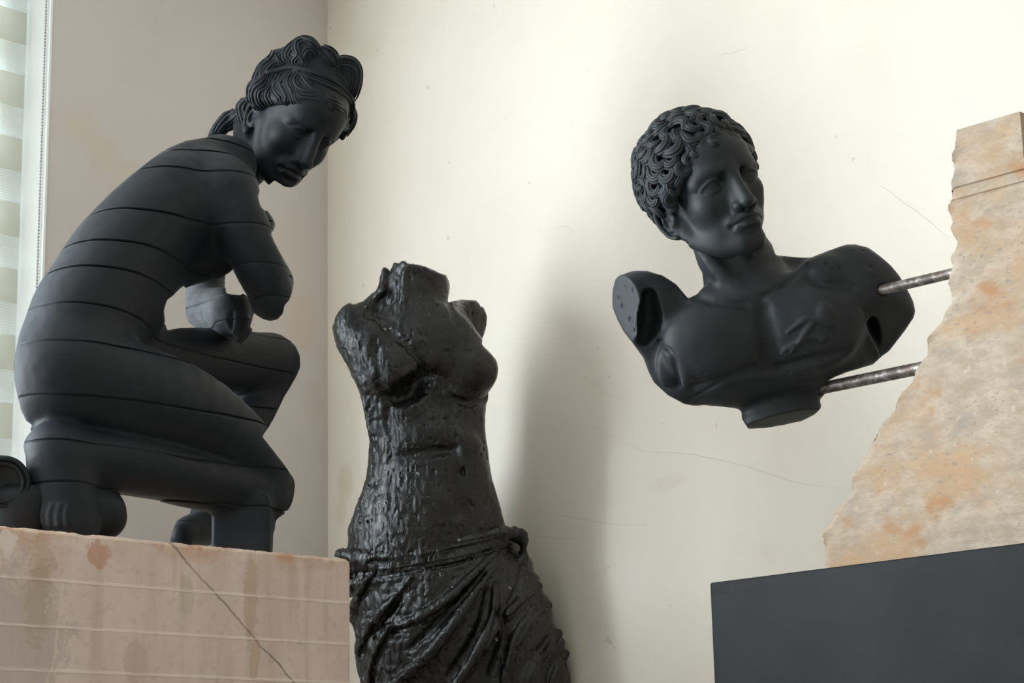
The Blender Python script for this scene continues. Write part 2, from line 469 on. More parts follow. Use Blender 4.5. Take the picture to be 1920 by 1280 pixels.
m = NB('concrete_plaster_wall'); o = m.obj()
n = m.noise(o, 2.0, 5, .6); g = m.noise(o, 55, 4, .6)
c = m.mix(m.ramp(n, .3, .7), (.75, .695, .60), (.785, .735, .645))
c = m.mix(m.ramp(m.noise(m.map(o, (3, 2, 1)), 6, 4, .6), .64, .78, 0, .35), c, (.70, .60, .49))
wob = centred(m, m.noise(o, 9, 5, .65), .55)
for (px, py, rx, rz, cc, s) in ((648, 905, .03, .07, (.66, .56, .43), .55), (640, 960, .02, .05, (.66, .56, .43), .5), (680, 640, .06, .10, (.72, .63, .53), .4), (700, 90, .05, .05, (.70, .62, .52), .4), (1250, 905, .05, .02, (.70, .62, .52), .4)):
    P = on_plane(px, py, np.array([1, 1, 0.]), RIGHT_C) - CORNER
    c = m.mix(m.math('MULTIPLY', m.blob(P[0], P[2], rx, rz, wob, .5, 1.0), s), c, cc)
sp = m.math('MULTIPLY', m.ramp(m.noise(m.map(o, (2, 5, 7)), 24, 2, .5), .73, .77), .4)
c = m.mix(sp, c, (.50, .43, .37))
M_WALL_R = m.fin(c, .42, m.bump(m.math('ADD', g, m.math('MULTIPLY', n, .5)), .05, .003), .45)
m = NB('shade_toned_plaster'); o = m.obj(); n = m.noise(o, 2.0, 5, .6); g = m.noise(o, 55, 4, .6)
c = m.mix(m.ramp(n, .3, .7), (.585, .54, .512), (.625, .58, .548))  # same plaster toned darker and pinker, shade and bounce painted in
wob = centred(m, m.noise(o, 9, 5, .65), .55)
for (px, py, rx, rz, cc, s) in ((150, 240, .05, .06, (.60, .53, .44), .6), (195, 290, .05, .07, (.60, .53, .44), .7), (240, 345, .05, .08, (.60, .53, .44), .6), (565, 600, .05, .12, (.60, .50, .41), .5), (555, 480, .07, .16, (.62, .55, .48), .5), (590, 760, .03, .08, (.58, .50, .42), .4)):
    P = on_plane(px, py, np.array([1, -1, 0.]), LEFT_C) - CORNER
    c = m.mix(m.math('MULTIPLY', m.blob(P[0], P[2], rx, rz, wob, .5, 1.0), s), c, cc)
M_WALL = m.fin(c, .5, m.bump(m.math('ADD', g, m.math('MULTIPLY', n, .5)), .05, .003), .35)
m = NB('greige_wall'); M_WALL_D = m.fin(m.mix(m.noise(m.obj(), 2), (.50, .47, .42), (.55, .52, .47)), .6)
m = NB('white_painted_frame')
M_WHITE = m.fin((.80, .82, .82), .35)
m = NB('grey_floor_tile'); o = m.obj(); M_FLOOR = m.fin(m.mix(m.noise(o, 3), (.28, .26, .24), (.34, .32, .29)), .5)
m = NB('white_ceiling'); M_CEIL = m.fin((.78, .76, .72), .8)
# ------------------------------------------------------------------ the room
def slab(name, o, a, b, c, mat):
    ob = boxes(name, [(o, a, b, c)], mat, origin=np.asarray(o) + 0.0); tag(ob, kind='structure'); return ob
T = 0.30
Z = lambda z: UZ * z
def lw(s0, s1, z0, z1): return (on_left(s0, 0, z0), -D1 * (s1 - s0), -D2 * T, Z(z1 - z0))
wall_left = boxes('wall_left', [lw(-T, WIN_S0, 0, ROOM_H), lw(WIN_S1, FILL_WIN_S0, 0, ROOM_H), lw(FILL_WIN_S1, ROOM_L, 0, ROOM_H),
    lw(WIN_S0, WIN_S1, 0, WIN_Z0), lw(WIN_S0, WIN_S1, WIN_Z1, ROOM_H), lw(FILL_WIN_S0, FILL_WIN_S1, 0, WIN_Z0), lw(FILL_WIN_S0, FILL_WIN_S1, WIN_Z1, ROOM_H)], M_WALL, origin=on_left(0))
tag(wall_left, kind='structure')
slab('wall_right', on_right(0), D2 * ROOM_R, D1 * T, Z(ROOM_H), M_WALL_R)
slab('wall_back', on_left(ROOM_L, -T), -D1 * T, D2 * (ROOM_R + 2 * T), Z(ROOM_H), M_WALL_D)
slab('wall_front', on_right(ROOM_R, -T), D2 * T, -D1 * (ROOM_L + T), Z(ROOM_H), M_WALL_D)
slab('floor', on_left(ROOM_L + T, -T, -.1), D1 * (ROOM_L + 2 * T), D2 * (ROOM_R + 2 * T), Z(.1), M_FLOOR)
slab('ceiling', on_left(ROOM_L + T, -T, ROOM_H), D1 * (ROOM_L + 2 * T), D2 * (ROOM_R + 2 * T), Z(.15), M_CEIL)

# window beside the statues: frame, glass, roller blind of alternating dense and sheer bands
m = NB('window_glass'); m.n.remove(m.b)
tr = m.n.new('ShaderNodeBsdfTransparent'); tr.inputs[0].default_value = (.95, .97, .97, 1); gl = m.n.new('ShaderNodeBsdfGlossy'); gl.inputs['Roughness'].default_value = .02
mx = m.n.new('ShaderNodeMixShader'); mx.inputs[0].default_value = .06
m.l.new(tr.outputs[0], mx.inputs[1]); m.l.new(gl.outputs[0], mx.inputs[2]); m.l.new(mx.outputs[0], m.out.inputs[0]); M_GLASS = m.mat
def fabric(name, col, through, weave):
    m = NB(name); m.n.remove(m.b); o = m.obj(); x, y, z = m.sep(o)
    w = m.math('MULTIPLY', m.math('SINE', m.math('MULTIPLY', z, weave)), .5); w = m.math('ADD', w, .5)
    d = m.n.new('ShaderNodeBsdfDiffuse'); d.inputs[0].default_value = (*col, 1)
    t = m.n.new('ShaderNodeBsdfTranslucent'); t.inputs[0].default_value = (*col, 1)
    a = m.n.new('ShaderNodeMixShader'); a.inputs[0].default_value = .5; m.l.new(d.outputs[0], a.inputs[1]); m.l.new(t.outputs[0], a.inputs[2])
    p = m.n.new('ShaderNodeBsdfTransparent'); b = m.n.new('ShaderNodeMixShader')
    m.l.new(m.math('MULTIPLY_ADD', w, .25 * through, through * .8), b.inputs[0])
    m.l.new(a.outputs[0], b.inputs[1]); m.l.new(p.outputs[0], b.inputs[2]); m.l.new(b.outputs[0], m.out.inputs[0]); return m.mat
M_DENSE = fabric('dense_blind_cloth', (.80, .79, .72), .05, 2200); M_SHEER = fabric('sheer_blind_mesh', (.86, .88, .86), .45, 900)
def window(name, s0, s1):
    w = empty(name, on_left(s0, -REVEAL, WIN_Z0), 'x', 'x'); del w['label']; del w['category']; tag(w, kind='structure')
    fr = []
    d = .06; n0 = -REVEAL - .10
    for (a0, a1, z0, z1) in ((s0, s0 + d, WIN_Z0, WIN_Z1), (s1 - d, s1, WIN_Z0, WIN_Z1), (s0 + d, s1 - d, WIN_Z0, WIN_Z0 + d), (s0 + d, s1 - d, WIN_Z1 - d, WIN_Z1), ((s0 + s1) / 2 - .03, (s0 + s1) / 2 + .03, WIN_Z0 + d, WIN_Z1 - d)):
        fr.append((on_left(a0, n0, z0), -D1 * (a1 - a0), D2 * .06, Z(z1 - z0)))
    boxes('window_frame', fr, M_WHITE, w)
    for a0, a1 in ((s0 + d, (s0 + s1) / 2 - .03), ((s0 + s1) / 2 + .03, s1 - d)):
        boxes('pane', [(on_left(a0, n0 + .025, WIN_Z0 + d), -D1 * (a1 - a0), D2 * .006, Z(WIN_Z1 - WIN_Z0 - 2 * d))], M_GLASS, w)
    # painted jamb lining of the opening
    jl = [(on_left(s0, -T, WIN_Z0), -D1 * .006, D2 * (T + .004), Z(WIN_Z1 - WIN_Z0)), (on_left(s1 - .006, -T, WIN_Z0), -D1 * .006, D2 * (T + .004), Z(WIN_Z1 - WIN_Z0)),
          (on_left(s0, -T, WIN_Z0), -D1 * (s1 - s0), D2 * (T + .004), Z(.006)), (on_left(s0, -T, WIN_Z1 - .006), -D1 * (s1 - s0), D2 * (T + .004), Z(.006))]
    boxes('jamb', jl, M_WHITE, w)
    return w
def blind(s0, s1, lab, first_z):
    b = empty('roller_blind', on_left(s0, -REVEAL, WIN_Z1 - .06), lab, 'blind')
    V, Fc = tube_vf(np.array([on_left(s0 + .015, -REVEAL + .0, WIN_Z1 - .045), on_left(s1 - .015, -REVEAL, WIN_Z1 - .045)]), np.array([.028, .028]), 16)
    mesh_obj('roller', V, Fc, M_WHITE, b, True)
    z = WIN_Z1 - .06; dense = True; k = 0
    while z > WIN_Z0 + .03:
        h = first_z if k == 0 else (.088 if dense else .084)
        z1 = max(z - h, WIN_Z0 + .03)
        for lay, sh in ((0, 0), (1, .055)):
            if lay == 1 and z1 - sh < WIN_Z0 + .03: continue
            boxes('dense_band' if dense else 'sheer_band', [(on_left(s0 + .012 + .014 * lay, -REVEAL - .03 * lay - .002, z1 - sh * lay), -D1 * (s1 - s0 - .024 - .028 * lay), D2 * .0012, Z(z - z1))], M_DENSE if dense else M_SHEER, b)
        z = z1; dense = not dense; k += 1
    boxes('bottom_rail', [(on_left(s0 + .012, -REVEAL - .012, WIN_Z0 + .012), -D1 * (s1 - s0 - .024), D2 * .02, Z(.022))], M_WHITE, b, .003)
    return b
window('window_1', WIN_S0, WIN_S1); window('added_fill_window', FILL_WIN_S0, FILL_WIN_S1)  # the second one is unseen, added for the fill light
b1 = blind(WIN_S0, 1.60, 'pale roller blind of dense and sheer stripes in the bright window', .035)
# its bead chain hangs in front of the jamb
ca, cb = on_plane(87, 0, np.array([1., -1, 0]), LEFT_C - .008 * math.sqrt(2)), on_plane(75, 525, np.array([1., -1, 0]), LEFT_C - .008 * math.sqrt(2))
ctop, cbot = ca + (ca - cb) / np.linalg.norm(ca - cb) * .13, np.array([cb[0], cb[1], 1.35])
ctop = np.array([ca[0], ca[1], WIN_Z1 - .05]); cbot = np.array([ca[0], ca[1], 1.30]); bd = .0086
ico = bmesh.new(); bmesh.ops.create_icosphere(ico, subdivisions=1, radius=.0034); bv = np.array([v.co for v in ico.verts]); bf = [[v.index for v in f.verts] for f in ico.faces]; ico.free()
V, Fc = tube_vf(np.array([ctop, cbot]), np.array([.0012, .0012]), 6)
V = list(V); nb = int((ctop[2] - cbot[2]) / bd)
for k in range(nb):
    o_ = len(V); p_ = ctop - UZ * bd * (k + .5); V += list(bv + p_); Fc += [tuple(i + o_ for i in f) for f in bf]
m = NB('grey_plastic_beads'); M_BEAD = m.fin((.40, .37, .38), .35)
mesh_obj('bead_chain', np.array(V), Fc, M_BEAD, b1, True)
# hairline cracks in the plaster of the right wall
m = NB('plaster_crack'); M_CRACK = m.fin((.63, .575, .49), .8)
wr = bpy.data.objects['wall_right']; rg = np.random.default_rng(2)
for L in ([(1090, 790), (1160, 822), (1210, 845), (1290, 850), (1390, 872), (1500, 905), (1585, 915)], [(975, 955), (1080, 970), (1150, 982), (1225, 985)], [(990, 1003), (1040, 1008), (1095, 1010)],
          [(1640, 340), (1720, 398), (1780, 445)], [(1340, 106), (1375, 98), (1405, 90)], [(1040, 428), (1062, 425), (1082, 440)], [(1690, 735), (1720, 780), (1735, 800)], [(1090, 700), (1130, 735), (1180, 752)]):
    c = catmull(np.array(L, float), 8); c = c + rg.normal(0, .55, c.shape)
    P = np.array([on_plane(x, y, np.array([1., 1, 0]), RIGHT_C - .0002) for x, y in c]); t = np.linspace(0, 1, len(P))
    V, Fc = tube_vf(P, 0.00042 * (.25 + np.sin(np.pi * t) ** .5), 5); mesh_obj('plaster_crack', V, Fc, M_CRACK, wr)
# ------------------------------------------------------------------ heads
def head_frame(yaw, pitch, roll):
    t, p, r = (math.radians(a) for a in (yaw, pitch, roll))
    st, ct, sp, cp = math.sin(t), math.cos(t), math.sin(p), math.cos(p)
    c, s = math.cos(r), math.sin(r); Zr = np.array([[c, -s, 0], [s, c, 0], [0, 0, 1]])
    return np.stack([RC @ (Zr @ np.array(v)) for v in ((st * cp, -sp, ct * cp), (st * sp, cp, ct * sp), (-ct, 0, st))], 1)   # columns: forward, up, near side
class Head:
    """classical head; canonical units are millimetre-like: f forward, u up, n to the near side"""
    def __init__(s, sc, C, M, scale, nw=1.0): s.sc, s.C, s.M, s.k, s.nw = sc, np.asarray(C, float), M, scale, nw
    def pin(s, p, px, py):          # slide the head so that the canonical point p is seen at the photo point
        for _ in range(3):
            w = s.P(p); s.C = s.C + at_depth(px, py, depth_of(w)) - w
        return s
    def P(s, p): return s.C + s.M @ (np.array([p[0], p[1], p[2] * s.nw]) * s.k)
    def e(s, p, r, k=8, mode='add', pit=0, yaw=0, rol=0):
        a, b, g = math.radians(pit), math.radians(yaw), math.radians(rol)
        A = np.array([[math.cos(a), -math.sin(a), 0], [math.sin(a), math.cos(a), 0], [0, 0, 1]])
        B = np.array([[math.cos(b), 0, math.sin(b)], [0, 1, 0], [-math.sin(b), 0, math.cos(b)]])
        G = np.array([[1, 0, 0], [0, math.cos(g), -math.sin(g)], [0, math.sin(g), math.cos(g)]])
        s.sc.ellw(s.P(p), np.array(r, float) * s.k, s.M @ (B @ A @ G), k * s.k, mode)
    def c(s, pts, rad, k=6, mode='add', n=3):
        W = [s.P(p) for p in pts]; un = s.sc.m(W[0]); f = s.k / un
        s.sc.chain(W, [q * f for q in (rad if not np.isscalar(rad) else [rad] * len(pts))], k * f, mode, n=n)
    def both(s, fn):
        for sg in (1, -1): fn(sg)
    def face(s, male):
        e, c = s.e, s.c
        e((-10, 18, 0), (95, 90, 75), 10); e((30, 30, 0), (62, 60, 62), 20)
        e((36, -38, 0), (56, 82, 60 if male else 56), 24)
        e((40, -84, 0), (44, 40, 49 if male else 42), 22); e((78, -107, 0), (18 if male else 16, 17, 23 if male else 17), 18)
        for g in (1, -1):
            c([(-4, -45, 66 * g), (14, -84, 56 * g), (50, -108, 34 * g), (76, -116, 12 * g)] if male else [(8, -42, 62 * g), (24, -80, 50 * g), (54, -106, 30 * g), (76, -114, 10 * g)], [11, 13, 13, 12], 22)      # jaw line
            e((58, -40, 41 * g), (24, 22, 20), 20)                                          # cheek
        e((62, 28, 0), (36, 34, 52), 24)                                                    # forehead
        # brow: ridge over the orbits
        for g in (1, -1):
            c([(90, -1, 9 * g), (92, 7, 22 * g), (83, 9, 39 * g), (64, 2, 50 * g)], [7, 7.5, 7, 6] if male else [5.5, 5.5, 5, 5], 16)
            e((103, -13, 30 * g), (17, 12.5, 19), 9, 'sub', yaw=-20 * g)                    # orbit
            e((94, -10, 17 * g), (12, 12, 7), 7, 'sub')
            e((75, -14, 32 * g), (13.5, 12.5, 15.5), 3)                                     # eyeball
            c([(74, -17, 50 * g), (84, -8.5, 43 * g), (89.5, -4.5, 32 * g), (87, -8, 21 * g), (83, -15, 15 * g)], [2.2, 3.0, 3.2, 2.8, 2], 2.0, n=4)
            c([(75, -17.5, 48 * g), (83, -22, 40 * g), (87, -23, 30 * g), (83, -18.5, 17 * g)], [1.8, 2.4, 2.6, 2], 2.5, n=4)
            e((66, -4, 50 * g), (12, 8, 8), 10)
        # nose
        c([(91, 12, 0), (97, -4, 0), (104, -24, 0), (111, -42, 0), (115, -53, 0)], [9.5, 8, 8.2, 9, 9.5], 8, n=4)
        c([(84, -18, 0), (92, -52, 0)], [15, 19], 9)
        e((112, -54.5, 0), (10, 8.5, 11), 6)
        for g in (1, -1):
            e((99, -57, 13.5 * g), (12, 8.5, 7.5), 4); e((102, -65, 7 * g), (7, 4.5, 4), 2, 'sub')
            c([(99, -47, 21.5 * g), (93, -57, 23.5 * g), (91, -66, 22 * g)], [2.0, 2.4, 1.6], 5, 'sub')   # wing crease
        # mouth
        e((84, -80, 0), (17, 20, 31), 12)
        c([(86, -84.5, 25)] + [(97, -76.5, 14), (102, -73.5, 5), (102, -75, 0), (102, -73.5, -5), (97, -76.5, -14), (86, -84.5, -25)], [2.5, 4.6, 5.0, 4.6, 5.0, 4.6, 2.5], 3)
        c([(87, -87, 21), (98, -88.5, 11), (100.5, -89.5, 0), (98, -88.5, -11), (87, -87, -21)], [2.5, 5.6, 6.4, 5.6, 2.5], 3)
        c([(87, -85.5, 27), (102, -81, 14), (108, -81.2, 0), (102, -81, -14), (87, -85.5, -27)], [1.5, 2.0, 2.0, 2.0, 1.5], 2, 'sub')
        c([(103, -66, 0), (106, -71, 0)], [2.2, 2.6], 4, 'sub')
        e((103, -99, 0), (9, 4.5, 15), 7, 'sub')
        for g in (1, -1): e((90, -86, 29 * g), (6, 5, 5), 6, 'sub')
    def ear(s, g=1, sz=1.0, tilt=0.0, df=0, du=0):
        q = lambda f, u, n: (-8 + df + (f * math.cos(tilt) - u * math.sin(tilt)) * sz, -38 + du + (f * math.sin(tilt) + u * math.cos(tilt)) * sz, (72 + n * sz) * g)
        s.c([q(6, 12, 2), q(2, 24, 5), q(-10, 29, 8), q(-20, 20, 11), q(-21, 4, 11), q(-14, -14, 8), q(-6, -24, 5)], [3, 3.6, 4.2, 4.4, 4, 3.8, 5.5], 2.5)
        s.c([q(-2, 16, 4), q(-11, 14, 7), q(-13, 2, 7), q(-8, -10, 5)], [2.5, 3, 3, 2.5], 2.5)
        s.e(q(-9, 2, 0), (16 * sz, 24 * sz, 6), 5); s.e(q(-5, 1, 7), (7, 9, 6), 3, 'sub')
        s.e(q(3, -4, 3), (4, 6, 4), 3); s.e(q(-4, -24, 4), (6.5, 7.5, 5), 4)
def pinned(sc, lists, d0, d1, lift=0.0, n=5):
    """photo polylines laid onto the sculpted surface"""
    out = []
    for pl in lists:
        c = catmull(np.array(pl, float), n); H = sc.hits(c, d0, d1)
        dd = depth_of(H); k = 1
        dd = np.convolve(np.pad(dd, k, 'edge'), np.ones(2 * k + 1) / (2 * k + 1), 'valid')
        out.append(np.array([at_depth(p[0], p[1], d - lift) for p, d in zip(c, dd)]))
    return out
def offset_line(pl, o):
    c = np.array(pl, float); t = np.gradient(c, axis=0); t /= np.linalg.norm(t, axis=1)[:, None] + 1e-9
    return c + o * np.stack([-t[:, 1], t[:, 0]], 1)
def strands(paths, radii, sides=6, flat=None, lift=None):
    """many swept strands joined into one hair mesh"""
    V, Fc = [], []; n = 0
    for i, P in enumerate(paths):
        v, f = tube_vf(P, radii[i], sides, None if flat is None else (flat[i], .6), n)
        V.append(v); Fc += f; n += len(v)
    return np.vstack(V), Fc
# ------------------------------------------------------------------ crouching statue and its stone block
BLK_C = -4.42                       # front face of the block: x - y = BLK_C
NB_ = np.array([1.0, -1.0, 0.0])
def blk(px, py, n=0.0): return on_plane(px, py, NB_, BLK_C - math.sqrt(2) * n)
BLK_Z = blk(330, 1016)[2]           # top of the block
DN = np.array([-R2, R2, 0.0])       # into the block

cs = Sculpt(blk)
# pelvis, waist, ribs, shoulder girdle
cs.chain([(135, 690, .25), (160, 610, .25), (200, 540, .25), (250, 470, .255), (310, 405, .26), (365, 350, .26), (410, 315, .25)],
         [112, 108, 106, 106, 108, 92, 62], k=30, flat=(CB, 1.7))
cs.ell((122, 712, .17), (97, 100, 95), k=40)          # near buttock
cs.ell((160, 690, .34), (90, 95, 90), k=40)           # far buttock
cs.ell((395, 455, .20), (62, 66, 60), k=35)           # near breast
cs.ell((400, 462, .36), (55, 58, 55), k=35)
cs.chain([(250, 500, .24), (350, 465, .24)], [62, 58], k=40)
cs.ell((250, 560, .25), (60, 70, 85), rot=50, k=40)   # belly
# neck
cs.chain([(425, 315, .24), (440, 298, .24), (450, 290, .24)], [54, 36, 24], k=22)
# near arm
cs.ell((418, 352, .135), (62, 60, 58), rot=-40, k=40)
cs.chain([(425, 365, .11), (455, 430, .09), (490, 505, .085), (512, 560, .10)], [60, 52, 47, 40], k=25)
cs.chain([(512, 562, .10), (516, 510, .18), (505, 455, .27), (500, 418, .33)], [40, 40, 27, 20], k=14)
cs.chain([(502, 400, .34), (508, 415, .33), (510, 428, .325)], [9, 9, 8], k=5)
# back of the near shoulder blade, spine furrow
cs.chain([(330, 350, .16), (365, 395, .13)], [40, 34], k=40)
# near leg: thigh folded over the calf
cs.chain([(118, 720, .17), (230, 738, .135), (350, 772, .12), (445, 830, .115), (503, 893, .12)], [95, 100, 84, 64, 52], k=40, flat=(NB_, .95))
cs.chain([(500, 925, .125), (400, 905, .125), (260, 872, .125), (150, 862, .13), (105, 862, .13)], [50, 56, 60, 62, 56], k=10)
cs.chain([(105, 850, .13), (112, 920, .125), (126, 985, .11)], [60, 66, 60], k=22)
cs.ell((180, 965, .13), (60, 52, 50), k=16)
for i, x in enumerate((80, 93, 108, 124)):
    q = cs.hits([(x + 4, 948), (x, 966), (x + 2, 984)], depth_of(blk(100, 960, -.05)), depth_of(blk(100, 960, .25))); cs.chain(list(q), [4, 7, 6], k=6)
# far leg: raised knee, shin, foot
cs.chain([(220, 670, .33), (330, 672, .37), (420, 677, .39), (505, 684, .40)], [78, 62, 60, 58], k=30)
cs.chain([(505, 686, .40), (492, 740, .41), (462, 810, .41), (430, 880, .42), (390, 965, .42)], [57, 50, 48, 44, 34], k=16)
cs.chain([(395, 985, .42), (350, 1000, .36), (340, 1005, .33)], [36, 32, 26], k=14)
# far arm hanging to the thigh, forearm broken off
cs.chain([(385, 470, .46), (384, 530, .46), (383, 575, .45)], [40, 38, 38], k=14)
cs.chain([(386, 580, .45), (420, 581, .37), (438, 588, .31)], [40, 42, 42], k=10)
cs.chain([(440, 590, .30), (452, 612, .27), (450, 636, .26)], [30, 22, 8], k=12)
ARM_OPS = cs.ops[-3:]
brk = blk(432, 600, .26); cs.ellw(brk, np.array([.013, .034, .03]), RC, .004, 'sub')
cs.chain([(441, 574, .29), (446, 600, .265), (441, 622, .26)], [7, 9, 5], k=3)
# support under the knee
c0 = blk(457, 1000, .125)
cs.box(c0 + np.array([0, 0, -.005]), np.stack([np.array([1., 0, 0]), np.array([0, 1., 0]), UZ], 1), (.058, .050, .075), .008, .012)
CROUCH_OUT = [(484, 366), (487.6, 382), (492, 390), (503, 395), (512, 409), (516.5, 423), (512, 433), (508, 437), (514, 453), (523, 469), (533, 488), (543, 505), (549, 517), (551, 530), (547, 550), (542.5, 562), (533, 572), (529.5, 588), (520, 598), (507, 601), (494, 598), (476, 588), (473, 601), (468, 614), (484, 616), (510, 620), (529.5, 629), (546, 640), (555, 648), (562, 666), (562.5, 689), (555, 707), (542, 730), (532, 745), (525, 760), (514, 782), (503, 801), (491, 818), (514, 846), (536, 876), (549, 895), (557, 914), (556, 929), (549, 951), (542, 966), (532, 978), (514, 996), (512, 1001), (511, 1060), (310, 1060), (319, 1012), (322.6, 996), (330, 977.6), (341, 966.5), (322, 961), (300, 953), (270, 942), (244, 933), (230, 930.5), (236, 948), (239, 970), (238, 985), (228, 1040), (75, 1040), (77, 985), (60, 959), (51, 929), (49, 903), (50.5, 876), (49, 854), (44, 835), (47, 816), (56, 805), (62, 797), (49, 788), (39.5, 768), (34, 745), (28, 715), (26, 685), (29, 662), (36, 629), (48, 595), (61, 559), (74, 530), (93.6, 501), (113, 472), (145, 427), (181, 388), (210, 359), (248.6, 327), (287, 296), (316, 278), (348.7, 264), (391, 256), (430, 200), (520, 200), (540, 330), (500, 351)]
GAPS = [('hole', [(313, 562), (323, 554.5), (336, 541.6), (347, 532), (345.5, 553), (347, 585), (352, 606), (366, 614), (340, 615), (323, 617.5), (313, 620.5), (309, 601), (306.7, 582)]),
        ('hole', [(434, 514), (439, 527), (447, 543), (453, 553), (436, 552), (423.6, 550), (423.6, 521)])]
cs.carve([CROUCH_OUT] + GAPS, k=5)
# the statue is cast in slices: shallow seams at constant height
SEAMS = [blk(x, y, n)[2] for (x, y, n) in ((400, 256, .17), (372, 278, .13), (395, 314, .075), (260, 402, .14), (165, 457, .16), (150, 507, .15), (125, 572, .13), (110, 640, .10), (80, 735, .09), (250, 840, .06), (440, 940, .06))]
def seams(P, d):
    w = .004 * vnoise(P, 5, 3) + .0015 * vnoise(P, 18, 4); g = 0
    for z in SEAMS: g = np.maximum(g, np.clip(1 - np.abs(P[:, 2] + w - z) / .0023, 0, 1))
    return .0048 * np.clip(g * 1.6, 0, 1) * np.clip(.62 + .75 * vnoise(P, 7, 9), .18, 1)
cs.disp(lambda P, d: .0012 * vnoise(P, 14, 1) + .0005 * vnoise(P, 60, 2))
cs.disp(seams)
zs = [BLK_Z]
while zs[-1] < 2.6:
    z = zs[-1]; dz = min(abs(z - q) for q in SEAMS)
    zs.append(z + (.0010 if dz < .0065 else .0032))
lo = np.min([blk(x, 700, n) for x in (15, 570) for n in (-.02, .55)], 0); hi = np.max([blk(x, 700, n) for x in (15, 570) for n in (-.02, .55)], 0)
zs = np.array([z for z in zs if z < blk(440, 235, .25)[2]])
V, Q = cs.mesh(axis_grid(lo[0], hi[0], .0035), axis_grid(lo[1], hi[1], .0040), zs)
crouch = empty('crouching_statue', blk(280, 1012, .22) * np.array([1, 1, 0]) + UZ * BLK_Z, 'black crouching nude statue with horizontal seams on the pink stone block', 'statue')
body = mesh_obj('body', V, Q, M_CROUCH, crouch, True)
u, v, d = project(V)
lit_dust_chips = np.zeros(len(V)); near = (u > 330) & (u < 485) & (v > 500) & (v < 650)
lit_dust_chips[near] = (np.min([o_[1](V[near].astype(np.float32)) for o_ in ARM_OPS], 0) < .006)
lit_dust_chips *= np.clip((v - 505) / 25, 0, 1) * np.clip((462 - u) / 70, .0, 1)  # grey forearm dust with window light painted in, fading to the right
at = body.data.attributes.new('lit_dust_chips', 'FLOAT', 'POINT'); at.data.foreach_set('value', lit_dust_chips.astype(np.float32))
import time as _t; print('crouch', len(V))

# fallen jar behind the foot, part of the same cast
jc = blk(6, 904, .13); jm = depth_of(jc) / F; ja = RC @ np.array([.30, .10, .95]); ja /= np.linalg.norm(ja)
j1 = np.cross(UZ, ja); j1 /= np.linalg.norm(j1); j2 = np.cross(ja, j1)
prof = [(0, -.004), (24, -.004), (31, .002), (35, .012), (37, .012), (38, .004), (40, .004), (42, .010), (47, .010), (50, .004), (51, -.006), (49, -.018), (44, -.03), (42, -.05), (50, -.09), (58, -.14), (58, -.20), (45, -.25), (0, -.26)]
VS, FS = [], []
for (r, h) in prof:
    for k in range(40):
        a = 2 * math.pi * k / 40; VS.append(jc + ja * h + (j1 * math.cos(a) + j2 * math.sin(a)) * max(r, .01) * jm)
for i in range(len(prof) - 1):
    for k in range(40): FS.append((i * 40 + k, i * 40 + (k + 1) % 40, (i + 1) * 40 + (k + 1) % 40, (i + 1) * 40 + k))
jar = mesh_obj('water_jar', VS, FS, M_CROUCH, crouch, True); fix_normals(jar)
f0 = blk(30, 975, .16); zt = blk(30, 935, .16)[2]
VS, FS = [], []
sec = [(.034, BLK_Z), (.040, BLK_Z + .012), (.052, BLK_Z + .030), (.058, zt), (.050, zt + .02)]
for (r, z) in sec:
    for k in range(28): a = 2 * math.pi * k / 28; VS.append((f0[0] + r * 1.25 * math.cos(a), f0[1] + r * math.sin(a), z))
for i in range(len(sec) - 1):
    for k in range(28): FS.append((i * 28 + k, i * 28 + (k + 1) % 28, (i + 1) * 28 + (k + 1) % 28, (i + 1) * 28 + k))
FS += [tuple(range(27, -1, -1)), tuple((len(sec) - 1) * 28 + k for k in range(28))]
mesh_obj('jar_support', VS, FS, M_CROUCH, crouch, True)

# stone block
blk_o = blk(330, 1016); BX0, BX1 = (blk(-160, 1000) - blk_o) @ D1, (blk(660, 1047) - blk_o) @ D1
BLK_ORG = np.array([blk_o[0], blk_o[1], 0.0])
def local_obj(name, V, Fc, mat, org, ang, parent=None, smooth=False):
    me = bpy.data.meshes.new(name); me.from_pydata([tuple(map(float, v)) for v in V], [], [list(map(int, f)) for f in Fc]); me.update()
    me.materials.append(mat)
    if smooth: me.polygons.foreach_set('use_smooth', np.ones(len(me.polygons), dtype=bool))
    o = bpy.data.objects.new(name, me); o.location = Vector(org); o.rotation_euler = (0, 0, ang)
    if parent is not None:
        o.location = Vector(org) - parent.location
    return link(o, parent)
# head of the crouching statue
HD = depth_of(blk(545, 232, .235))
def hpt(px, py, w=0.0): return at_depth(px, py, HD - w)
fh = Sculpt(hpt); FM = head_frame(40, 14, -24); FS = 1.03 * HD / F
fhd = Head(fh, hpt(571, 231), FM, FS, .90)
fhd.pin((122, -54, 0), 578, 310)
fhd.face(False); print('EAR', project(fhd.P((-8, -38, 72)))); fhd.ear(1, 1.05, .1, 4, -8)
fh.chain([(430, 325, -.01), (465, 300, -.02), (500, 265, -.035), (530, 225, -.05)], [52, 48, 42, 46], 14)
fh.chain([(412, 308, -.035), (452, 264, -.04), (492, 215, -.05)], [48, 44, 44], 14)
fh.carve([[(300, 250), (391, 256), (440, 190), (470, 120), (560, 60), (680, 90), (680, 200), (655, 240), (644, 263.6), (628.5, 269), (618.7, 277.6), (611.7, 293), (601.8, 310), (585, 326.8), (569.5, 339.5), (557, 348), (545.6, 351.6), (534, 350), (514.7, 338), (500.6, 350.7), (483.7, 366), (440, 420), (300, 420)]], k=4)
hz = HD / F
V, Q = fh.mesh(*[axis_grid(a, b, .0019) for a, b in zip(hpt(571, 231) - np.array([.16, .13, .16]), hpt(571, 231) + np.array([.12, .13, .15]))])
V = relax(V, Q, 1, .3)
